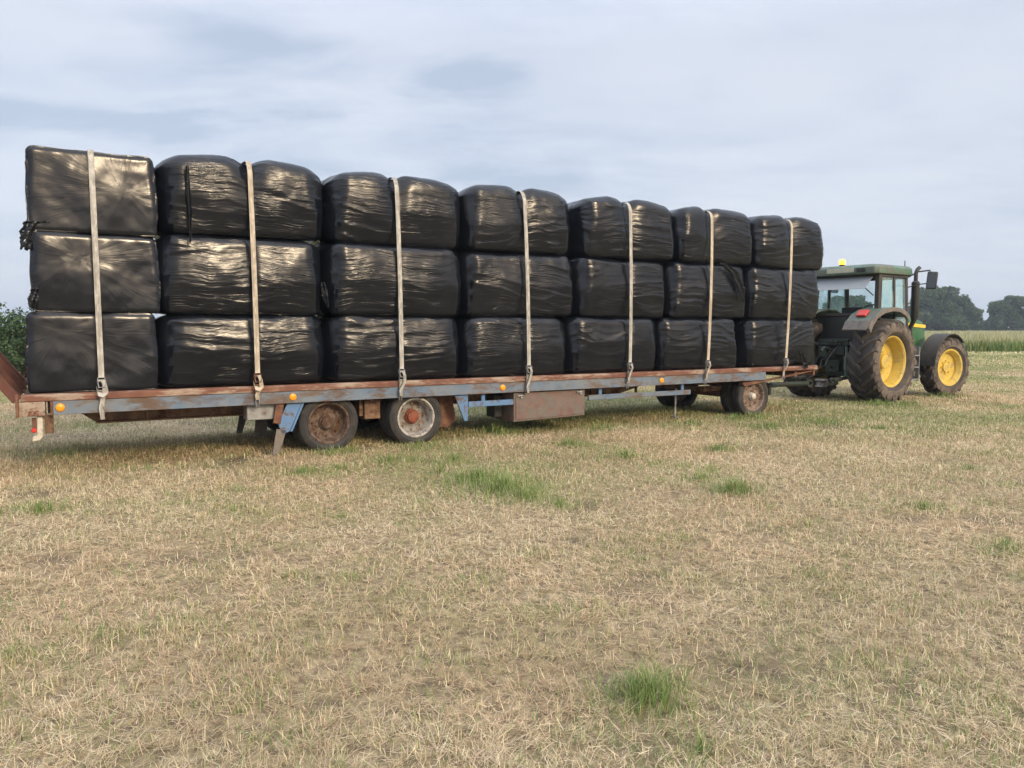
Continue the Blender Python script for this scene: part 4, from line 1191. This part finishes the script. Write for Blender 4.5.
# ------------------------------------------------------------------ straps
G_S = "ratchet straps over the bales"
SL = ["grey ratchet strap over the end-on bales at the left, knotted tail below the deck", "tan ratchet strap over the second stack from the left, left of the rusty wheel",
      "grey ratchet strap over the stack above the white-rimmed wheel", "grey ratchet strap over the middle stack, ending at the rusty tool box",
      "pale ratchet strap over the stack just right of the tool box", "yellowish ratchet strap over the second stack from the tractor", "tan ratchet strap over the stack nearest the tractor"]
for i in range(7):
    sa, za = on_side(*strap_top[i], -.01)
    sb, zb = on_side(*strap_bot[i], -.07)
    sr, zr = on_side(strap_bot[i][0] + [2, 0, 1, 0, 0, -1, -1][i], strap_bot[i][1] + 10, -.07)
    root = empty('ratchet_strap', ORG + U * sb, YAW)
    tag(root, SL[i], "strap", G_S)
    L_ = lambda s, v, z: (s - sb, v, z)
    wm = MAT['webbing_tan'] if i in (1, 5, 6) else MAT['webbing']
    topz = TOPZ[i - 1] if i else za
    if i == 0: topz = DECK + 1.745 + .90 + .012
    zb_ = DECK + .16
    pts = [L_(sb, -.097, zb_)]
    for z in np.linspace(zb_ + .25, topz - .16, 9):
        t = (z - zb_) / (topz - zb_)
        pts.append(L_(sb + (sa - sb) * t, -.097 + (.112 if i else .097) * t * t, z))
    re_ = .15 if i else .08
    pts += [L_(sa, .015 + re_ - re_ * math.cos(a_), topz - re_ + re_ * math.sin(a_)) for a_ in (.25, .6, .95, 1.3)] + [L_(sa, .3, topz + .006), L_(sa, .6, topz + .012), L_(sa, 1.0, topz + .006), L_(sa, 1.2, topz - .02)]
    if i == 0: pts += [L_(sa, 1.85, topz - .01), L_(sa, 1.98, topz - .06)]
    pts += [L_(sa, 2.44, .92), L_(sa, 2.46, .76)]
    mb = MB(); mb.ribbon(pts, .058, (1, 0, 0), .005); mb.build('webbing', wm, root)
    # ratchet
    zz = DECK + .075
    mb = MB()
    for a in (-.036, .031):
        mb.prism([(-.095, zz - .07), (-.075, zz - .08), (-.078, zz + .08), (-.098, zz + .09), (-.125, zz + .03)], a, a + .005, 'x')
    # profile above is (y, z); axis rods
    mb.tube([(-.034, -.10, zz + .05), (.034, -.10, zz + .05)], .016, 10); mb.tube([(-.034, -.09, zz - .06), (.034, -.09, zz - .06)], .009, 8)
    mb.tube([(-.04, -.10, zz + .05), (-.03, -.135, zz - .02), (.03, -.135, zz - .02), (.04, -.10, zz + .05)], .008, 8)
    for a in (-.04, .036):
        mb.M = Matrix.Translation((a, -.10, zz + .05)) @ Matrix.Rotation(math.pi / 2, 4, 'Z')
        mb.lathe([(0, -.002), (.03, -.002), (.03, .002), (0, .002)], 16); mb.M = Matrix.Identity(4)
    mb.build('ratchet', MAT['galv'] if i != 1 else MAT['rust'], root, .001)
    mb = MB(); mb.ribbon([(0, -.082, zz - .06), (0, -.075, zz - .11), (0, -.055, DECK - .09), (0, -.05, DECK - .17)], .05, (1, 0, 0), .005)
    mb.build('short_end', wm, root)
    mb = MB(); mb.tube([(-.02, -.048, DECK - .15), (-.02, -.052, DECK - .22), (-.015, -.03, DECK - .26), (.0, -.01, DECK - .245), (.0, -.006, DECK - .225)], .007, 8)
    mb.tube([(.02, -.048, DECK - .15), (.02, -.052, DECK - .22), (.015, -.03, DECK - .26)], .007, 8)
    mb.build('hook', MAT['galv'], root)
    # loose tail of webbing
    tl = [.30, .16, .2, .24, .14, .14, .05][i]
    mb = MB()
    mb.ribbon([(.012, -.118, zz + .06), (.03, -.125, zz - .0), (.02 + .02 * math.sin(i), -.105, zz - .09), (-.015, -.09, zz - .1 - tl * .5), (.0, -.08, zz - .08 - tl)], .045, (.96, .25, 0), .005)
    if i < 2: mb.ribbon([(-.05, -.10, zz - .03), (-.04, -.13, zz - .09), (.01, -.14, zz - .11), (.06, -.12, zz - .07), (.05, -.10, zz - .02)], .045, (0, .2, 1), .005)
    mb.build('loose_tail', wm, root)

# ------------------------------------------------------------------ tractor
TC = Vector((7.45, 17.15, 0))
TT = empty('tractor', TC, R(35))
tag(TT, "green tractor with yellow wheels and lit beacon hitched to the trailer", "tractor")

def lug_tyre(mb, R_, w, rim_r, nl, c=(0, 0, 0)):
    """carcass turned about y plus angled lugs"""
    h = w / 2
    crown = R_ - .055
    prof = [(rim_r, -h * .62), (rim_r + .03, -h * .80), (rim_r + .10, -h * .97), (crown - .16, -h), (crown - .07, -h * .95), (crown - .02, -h * .86), (crown, -h * .5), (crown + .004, 0)]
    prof = prof + [(r, -y) for r, y in prof[-2::-1]]
    mb.lathe(prof, 72, c)
    for side in (-1, 1):
        for k in range(nl):
            a0 = 2 * math.pi * (k + (.5 if side > 0 else 0)) / nl
            secs = []
            for t in np.linspace(0, 1, 6):
                y = side * (-.04 * w + t * (h * 1.0 + .04 * w))
                a = a0 - t * .62 * (h / R_) * 1.65
                top = R_ - .055 * max(0, t - .55) ** 2 * 4
                bot = crown - .03 - (.09 if t > .95 else 0)
                if t > .9: top -= .03
                wdt = .036 + .018 * t
                ring = []
                for (rr_, dw) in ((bot, -1.25), (top, -.8), (top, .8), (bot, 1.25)):
                    aa = a + dw * wdt / R_
                    ring.append(mb._v((c[0] + rr_ * math.cos(aa), c[1] + y, c[2] + rr_ * math.sin(aa))))
                secs.append(ring)
            for p, q2 in zip(secs, secs[1:]):
                for j in range(4):
                    mb._f([p[j], p[(j + 1) % 4], q2[(j + 1) % 4], q2[j]])
            mb._f(secs[0]); mb._f(secs[-1][::-1])

def tractor_wheel(x, y, R_, w, rim_r, nl, name, side, steer=0.0, dish=.2):
    c = (0, 0, 0)
    mb = MB()
    o = side * w / 2 * .62
    # rim: outer flange, barrel, dish and hub; outside face looks along `side`
    prof = [(rim_r + .03, o + side * .02), (rim_r + .032, o + side * .035), (rim_r - .005, o + side * .03), (rim_r - .03, o - side * .0), (rim_r - .045, o - side * dish * .35), (rim_r - .06, o - side * dish * .5),
            (rim_r - .07, o - side * dish), (rim_r * .62, o - side * dish * 1.15), (rim_r * .45, o - side * dish * .95), (rim_r * .30, o - side * dish * .95), (rim_r * .28, o - side * dish * .55), (rim_r * .18, o - side * dish * .5), (0, o - side * dish * .5)]
    mb.lathe(prof, 56, c)
    for k in range(8):
        a = 2 * math.pi * k / 8
        cc = (math.cos(a) * rim_r * .38, 0, math.sin(a) * rim_r * .38)
        mb.lathe([(0, o - side * (dish * .95 - .03)), (.016, o - side * (dish * .95 - .03)), (.016, o - side * dish * .97)], 6, cc)
    mb.lathe([(rim_r, -o), (rim_r - .05, -o + side * .05), (rim_r - .07, o - side * dish)], 48, c)
    wobj = mb.build(name, MAT['rim_yellow'], TT, angle=28)
    wobj.location = (x, y, R_ - .015); wobj.rotation_euler = (0, random.uniform(0, 6), 0)
    wobj.rotation_euler = (0, 0, steer)
    mb = MB(); lug_tyre(mb, R_, w, rim_r, nl)
    ty = mb.build('tyre', MAT['tractor_rubber'], wobj, angle=30)
    ty.data.materials.append(MAT['sidewall'])
    h = w / 2
    for p in ty.data.polygons:
        if abs(p.center.y) > h * .90 and math.hypot(p.center.x, p.center.z) < R_ - .06: p.material_index = 1
    return wobj
for sd in (-1, 1):
    tractor_wheel(0, sd * .83, .905, .64, .53, 20, 'rear_wheel', sd, 0, .22)
    tractor_wheel(2.68, sd * .84, .70, .38, .40, 17, 'front_wheel', sd, R(-10), .10)

# body
mb = MB()
mb.prism([(-.42, .55), (-.42, 1.12), (1.1, 1.15), (1.1, .52)], -.26, .26)
mb.build('transmission', MAT['dkgreen'], TT, .03)
mb = MB(); mb.tube([(0, -.66, .86), (0, .66, .86)], .13, 16); mb.build('rear_axle', MAT['dkgreen'], TT)
mb = MB(); mb.tube([(2.68, -.7, .68), (2.68, .7, .68)], .08, 14); mb.box((2.35, -.2, .45), (2.8, .2, .7)); mb.build('front_axle', MAT['dkgreen'], TT, .01)
mb = MB(); mb.box((1.1, -.25, .58), (2.75, .25, 1.2)); mb.build('engine', MAT['black'], TT, .03)
# bonnet, lofted
def loft(mb, secs):
    rings = [[mb._v((x, y, z)) for y, z in prof] for x, prof in secs]
    for a, b in zip(rings, rings[1:]):
        n_ = len(a)
        for k in range(n_): mb._f([a[k], a[(k + 1) % n_], b[(k + 1) % n_], b[k]])
    mb._f(rings[0][::-1]); mb._f(rings[-1])
def hood(hw, zt, zb=1.14):
    return [(-hw, zb), (-hw, zt - .30), (-hw * .98, zt - .16), (-hw * .84, zt - .05), (-hw * .5, zt), (hw * .5, zt), (hw * .84, zt - .05), (hw * .98, zt - .16), (hw, zt - .30), (hw, zb)]
mb = MB()
loft(mb, [(1.42, hood(.40, 1.93)), (2.0, hood(.395, 1.90)), (2.5, hood(.385, 1.85)), (2.74, hood(.37, 1.79)), (2.84, hood(.34, 1.68)), (2.88, hood(.30, 1.60))])
bonnet = mb.build('bonnet', MAT['brightgreen'], TT, .01, angle=40)
for sd in (-1, 1):
    mb = MB(); mb.prism([(1.45, 1.66), (2.72, 1.60), (2.72, 1.675), (1.45, 1.75)], sd * .402, sd * .412)
    mb.build('bonnet_stripe', MAT['stripe'], bonnet)
mb = MB(); mb.box((2.885, -.24, 1.18), (2.91, .24, 1.5)); mb.build('grille', MAT['black'], bonnet, .01)
# cab
PZ0, PZ1 = 1.12, 2.75
def post(mb, xa, ya, za, xb, yb, zb, w=.05, d=.06):
    v = []
    for (x, y, z) in ((xa, ya, za), (xb, yb, zb)):
        v.append([mb._v((x + a * w, y + b * d, z)) for a, b in ((-1, -1), (1, -1), (1, 1), (-1, 1))])
    for k in range(4): mb._f([v[0][k], v[0][(k + 1) % 4], v[1][(k + 1) % 4], v[1][k]])
    mb._f(v[0][::-1]); mb._f(v[1])
mb = MB()
for sd in (-1, 1):
    post(mb, .02, sd * .75, 1.80, .05, sd * .74, PZ1, .062, .05)
    post(mb, .62, sd * .80, 1.2, .60, sd * .76, PZ1, .028, .03)
    post(mb, 1.33, sd * .70, 1.2, 1.18, sd * .70, PZ1, .04, .045)
    mb.box((.09, sd * .75 - .03, 2.69), (1.16, sd * .75 + .03, PZ1))
mb.box((.0, -.70, 2.68), (.09, .70, PZ1)); mb.box((1.15, -.66, 2.68), (1.22, .66, PZ1)); mb.box((1.29, -.66, 1.80), (1.37, .66, 1.90))
mb.box((-.02, -.70, 1.86), (.06, .70, 1.93))
mb.build('cab_frame', MAT['blackplastic'], TT, .012)
mb = MB(); mb.box((.0, -.69, 1.10), (.06, .69, 1.855)); mb.box((.065, -.62, 1.05), (1.3, .62, 1.14)); mb.build('cab_rear_panel', MAT['black'], TT, .02)
mb = MB()
def rsec(i, z): 
    a, b, y = -.16 + i, 1.38 - i, .83 - i
    return [mb._v(p) for p in ((a, -y + .08, z), (a + .08, -y, z), (b - .16, -y, z), (b, -y + .16, z), (b, y - .16, z), (b - .16, y, z), (a + .08, y, z), (a, y - .08, z))]
rs = [rsec(.0, 2.755), rsec(-.01, 2.79), rsec(.0, 2.90), rsec(.06, 2.955), rsec(.22, 2.975)]
for a, b in zip(rs, rs[1:]):
    for k in range(8): mb._f([a[k], a[(k + 1) % 8], b[(k + 1) % 8], b[k]])
mb._f(rs[0][::-1]); mb._f(rs[-1])
roof = mb.build('cab_roof', MAT['green'], TT, .012, angle=40)
mb = MB(); mb.box((-.186, -.30, 2.80), (-.173, .34, 2.895)); mb.build('roof_panel', MAT['decal'], roof, .004)
mb = MB(); mb.box((-.19, -.56, 2.795), (-.173, -.36, 2.885)); mb.build('work_lamp', MAT['black'], roof, .01)
mb = MB(); mb.lathe([(0, 2.955), (.05, 2.955), (.06, 3.0), (0, 3.0)], 18); 
bc = empty  # (keeps the name short)
base = mb.build('beacon_base', MAT['black'], TT); base.rotation_euler = (math.pi / 2, 0, 0); base.location = (.05, .12, 0)
mb = MB(); mb.lathe([(.055, 3.001), (.066, 3.02), (.066, 3.075), (.05, 3.11), (0, 3.12)], 20); lens = mb.build('beacon_lens', MAT['beacon'], base)
# glazing
def pane(name, pts, mat, parent=TT, th=.006):
    mb = MB()
    a = [Vector(p) for p in pts]; nrm = (a[1] - a[0]).cross(a[2] - a[0]).normalized() * th
    A = [mb._v(p) for p in a]; B = [mb._v(p + nrm) for p in a]
    mb._f(A); mb._f(B[::-1])
    for k in range(len(a)): mb._f([A[k], A[(k + 1) % len(a)], B[(k + 1) % len(a)], B[k]])
    return mb.build(name, MAT[mat], parent, smooth=False)
for sd in (-1, 1):
    pane('side_window', [(.095, sd * .765, 1.9), (.585, sd * .79, 1.9), (.57, sd * .76, 2.685), (.105, sd * .745, 2.685)], 'sideglass')
    pane('door_glass', [(.655, sd * .785, 1.3), (1.28, sd * .72, 1.3), (1.145, sd * .72, 2.685), (.635, sd * .765, 2.685)], 'sideglass')
pane('windscreen', [(1.345, -.65, 1.9), (1.345, .65, 1.9), (1.215, .65, 2.675), (1.215, -.65, 2.675)], 'glass')
# rear window swung open on its top hinges
pane('rear_window', [(-.03, -.66, 2.70), (-.03, .66, 2.70), (-.34, .66, 2.43), (-.34, -.66, 2.43)], 'sky_grey_pane')
mb = MB()
mb.tube([(.02, -.64, 2.30), (-.30, -.63, 2.46)], .012, 8); mb.tube([(.02, .64, 2.30), (-.30, .63, 2.46)], .012, 8)
mb.build('gas_strut', MAT['black'], TT)
# inside the cab
mb = MB(); mb.box((.35, -.26, 1.50), (.85, .26, 1.62)); mb.box((.28, -.25, 1.62), (.40, .25, 2.06)); mb.box((.4, -.36, 1.72), (.75, -.28, 1.78)); mb.box((.5, -.2, 1.15), (.75, .2, 1.495))
mb.build('seat', MAT['seat'], TT, .04)
mb = MB(); 
wheel_c = Vector((1.0, 0, 2.02)); tl_ = R(55)
ring = [wheel_c + Vector((math.cos(a) * .20 * math.sin(tl_), math.sin(a) * .20, math.cos(a) * .20 * math.cos(tl_))) for a in np.linspace(0, 2 * math.pi, 33)]
mb.tube(ring, .016, 8); mb.tube([wheel_c, (1.22, 0, 1.6)], .03, 8)
for a in (0, 2.09, 4.19): mb.tube([wheel_c, ring[int(a / 6.283 * 32)]], .01, 6)
mb.build('steering_wheel', MAT['black'], TT)
mb = MB(); mb.box((1.12, -.3, 1.2), (1.30, .3, 1.82)); mb.box((.1, -.68, 1.2), (.9, -.42, 1.80)); mb.box((.1, .42, 1.2), (.9, .68, 1.80)); mb.build('dashboard', MAT['black'], TT, .03)
# rear fenders
for sd in (-1, 1):
    mb = MB()
    ring_o, ring_i = [], []
    ya, yb = sd * .46, sd * .99
    path = [(-.90, 1.58), (-.80, 1.74), (-.62, 1.89), (-.35, 1.99), (0, 2.035), (.30, 2.02), (.52, 1.95), (.66, 1.86)]
    prof = path + [(x * .965, z - .03) for x, z in path[::-1]]
    mb.prism(prof, ya, yb)
    fd = mb.build('rear_fender', MAT['green'], TT, .01, angle=50)
    mb = MB()
    prof = [(x * 1.015, z + .006) for x, z in path] + [(x * .93, z - .085) for x, z in path[::-1]]
    mb.prism(prof, sd * .991, sd * 1.05)
    p2 = [(-.86, 1.58), (-.78, 1.705), (-.76, 1.69), (-.82, 1.55)]
    mb.prism([(-.945, 1.565), (-.815, 1.76), (-.80, 1.745), (-.915, 1.545)], ya, sd * .99)
    mb.build('fender_edge', MAT['flap'], fd, .008)
    mb = MB()
    mb.M = Matrix.Translation((-.63, sd * .74, 1.89)) @ Matrix.Rotation(R(-38), 4, 'Y')
    mb.box((-.10, -.11, 0), (.10, .11, .05)); mb.build('tail_light', MAT['red'], fd, .015)
    # front mudguards
    mb = MB()
    xo = 2.68; rr_ = .815
    arc = [(xo + rr_ * math.cos(a), .66 + rr_ * math.sin(a)) for a in np.linspace(R(175), R(48), 12)]
    arc2 = [(xo + (rr_ - .025) * math.cos(a), .66 + (rr_ - .025) * math.sin(a)) for a in np.linspace(R(48), R(175), 12)]
    mb.prism(arc + arc2, sd * .63, sd * 1.02)
    fm = mb.build('front_mudguard', MAT['blackplastic'], TT, .008, angle=50)
    mb = MB(); mb.tube([(2.68, sd * .5, .66), (2.68, sd * .52, 1.2), (2.68, sd * .66, 1.445)], .025, 8); mb.build('stay', MAT['black'], fm)
# exhaust stack
mb = MB()
mb.tube([(1.66, -.60, 1.35), (1.66, -.60, 1.6), (1.64, -.68, 1.75), (1.64, -.70, 1.85), (1.64, -.70, 2.62), (1.64, -.70, 2.66)], [.05, .05, .05, .085, .085, .05], 18)
mb.tube([(1.64, -.70, 2.66), (1.64, -.70, 2.84), (1.67, -.71, 2.91), (1.73, -.73, 2.96)], .042, 14)
mb.build('exhaust', MAT['black'], TT)
# mirrors
for sd in (-1, 1):
    mb = MB(); mb.tube([(1.22, sd * .74, 2.72), (1.35, sd * .9, 2.84), (1.42, sd * 1.12, 2.86), (1.42, sd * 1.13, 2.80)], .016, 8)
    mb.tube([(1.24, sd * .74, 2.5), (1.35, sd * .9, 2.56), (1.42, sd * 1.10, 2.58)], .012, 8)
    arm = mb.build('mirror_arm', MAT['black'], TT)
    mb = MB(); mb.M = Matrix.Translation((1.43, sd * 1.16, 2.64)) @ Matrix.Rotation(sd * R(-14), 4, 'Z') @ Matrix.Rotation(R(5), 4, 'X')
    mb.box((-.02, -.105, -.19), (.045, .105, .19)); mi = mb.build('mirror', MAT['black'], arm, .025)
    mb = MB(); mb.M = Matrix.Translation((1.43, sd * 1.16, 2.64)) @ Matrix.Rotation(sd * R(-14), 4, 'Z') @ Matrix.Rotation(R(5), 4, 'X')
    mb.box((-.024, -.085, -.165), (-.0205, .085, .165)); mb.build('mirror_glass', MAT['mirrorglass'], mi)
mb = MB(); mb.tube([(1.3, -.62, 2.95), (1.3, -.62, 3.10)], .012, 6); mb.build('aerial', MAT['black'], TT)
# step and tank
mb = MB(); mb.box((.98, -.72, .52), (1.62, -.30, 1.08)); mb.build('fuel_tank', MAT['dkgreen'], TT, .05)
mb = MB()
for z in (.45, .72, .98): mb.box((1.02, -.98, z), (1.40, -.74, z + .025))
mb.box((1.0, -.97, .43), (1.02, -.74, 1.2)); mb.box((1.40, -.97, .43), (1.42, -.74, 1.2))
mb.build('step', MAT['galv'], TT, .004)
# rear linkage
for sd in (-1, 1):
    mb = MB(); mb.tube([(-.32, sd * .36, .56), (-.72, sd * .41, .53), (-1.16, sd * .43, .50)], [.045, .04, .05], 10)
    mb.lathe([(.03, -.03), (.06, -.03), (.06, .03), (.03, .03)], 16, (-1.2, sd * .43, .50), closed=True)
    mb.build('lower_link', MAT['dkgreen'], TT)
    mb = MB(); mb.tube([(-.66, sd * .41, .56), (-.64, sd * .40, 1.20)], .03, 10); mb.tube([(-.65, sd * .405, .72), (-.645, sd * .40, 1.0)], .048, 12); mb.build('lift_rod', MAT['green'], TT)
    mb = MB(); mb.tube([(-.2, sd * .30, 1.18), (-.64, sd * .40, 1.26)], [.06, .045], 10); mb.build('lift_arm', MAT['dkgreen'], TT)
mb = MB(); mb.tube([(-.42, 0, 1.08), (-.85, 0, 1.18), (-.95, 0, 1.1)], .035, 10); mb.box((-.55, -.08, .98), (-.42, .08, 1.16)); mb.build('top_link', MAT['dkgreen'], TT)
mb = MB(); mb.box((-.95, -.09, .36), (-.40, .09, .42)); mb.box((-1.0, -.09, .33), (-.82, .09, .36)); mb.box((-.99, -.10, .46), (-.80, .10, .50)); mb.box((-.86, -.10, .421), (-.80, .10, .459)); mb.build('pickup_hitch', MAT['galv'], TT, .006)
mb = MB(); mb.box((-.52, -.36, 1.22), (-.10, .36, 1.36)); mb.box((-.58, -.30, 1.02), (-.43, -.10, 1.20)); mb.box((-.60, .10, .96), (-.43, .30, 1.2)); mb.box((-.54, -.16, .64), (-.43, .16, .90)); mb.tube([(-.54, 0, .74), (-.66, 0, .74)], .03, 12)
for k in range(4): mb.tube([(-.56, -.26 + k * .1, 1.3), (-.66, -.26 + k * .1, 1.3)], .022, 10)
mb.build('hydraulic_valves', MAT['dkgreen'], TT, .012)
hs = random.Random(3)
mb = MB()
for k in (0, 2, 5):
    a = Vector((-.62, -.28 + k * .1, 1.22 - .05 * k)); b = Vector((-.9 - hs.uniform(0, .2), -.1 + k * .05, 1.0 - k * .05)); c2 = Vector((-1.25, -.05 + .03 * k, .62)); d2 = Vector((-1.75, .0 + .04 * k, .58))
    P_ = []
    for t in np.linspace(0, 1, 14):
        P_.append(a * (1 - t) ** 3 + (a + Vector((-.3, 0, .1))) * 3 * t * (1 - t) ** 2 + Vector((-1.0, hs.uniform(-.2, .2), .25 + hs.uniform(-.1, .25))) * 3 * t * t * (1 - t) + d2 * t ** 3)
    mb.tube(P_, .012, 6)
mb.build('hydraulic_hoses', MAT['hose'], TT)

# the cab sits well back over the rear axle
for o in TT.children:
    k = o.name.split('.')[0]
    if k in ('cab_frame', 'cab_rear_panel', 'cab_roof', 'beacon_base', 'side_window', 'door_glass', 'windscreen', 'rear_window', 'window_blind', 'gas_strut', 'seat', 'steering_wheel',
             'dashboard', 'exhaust', 'mirror_arm', 'aerial', 'step', 'fuel_tank', 'bonnet', 'engine'):
        o.location.x -= .12
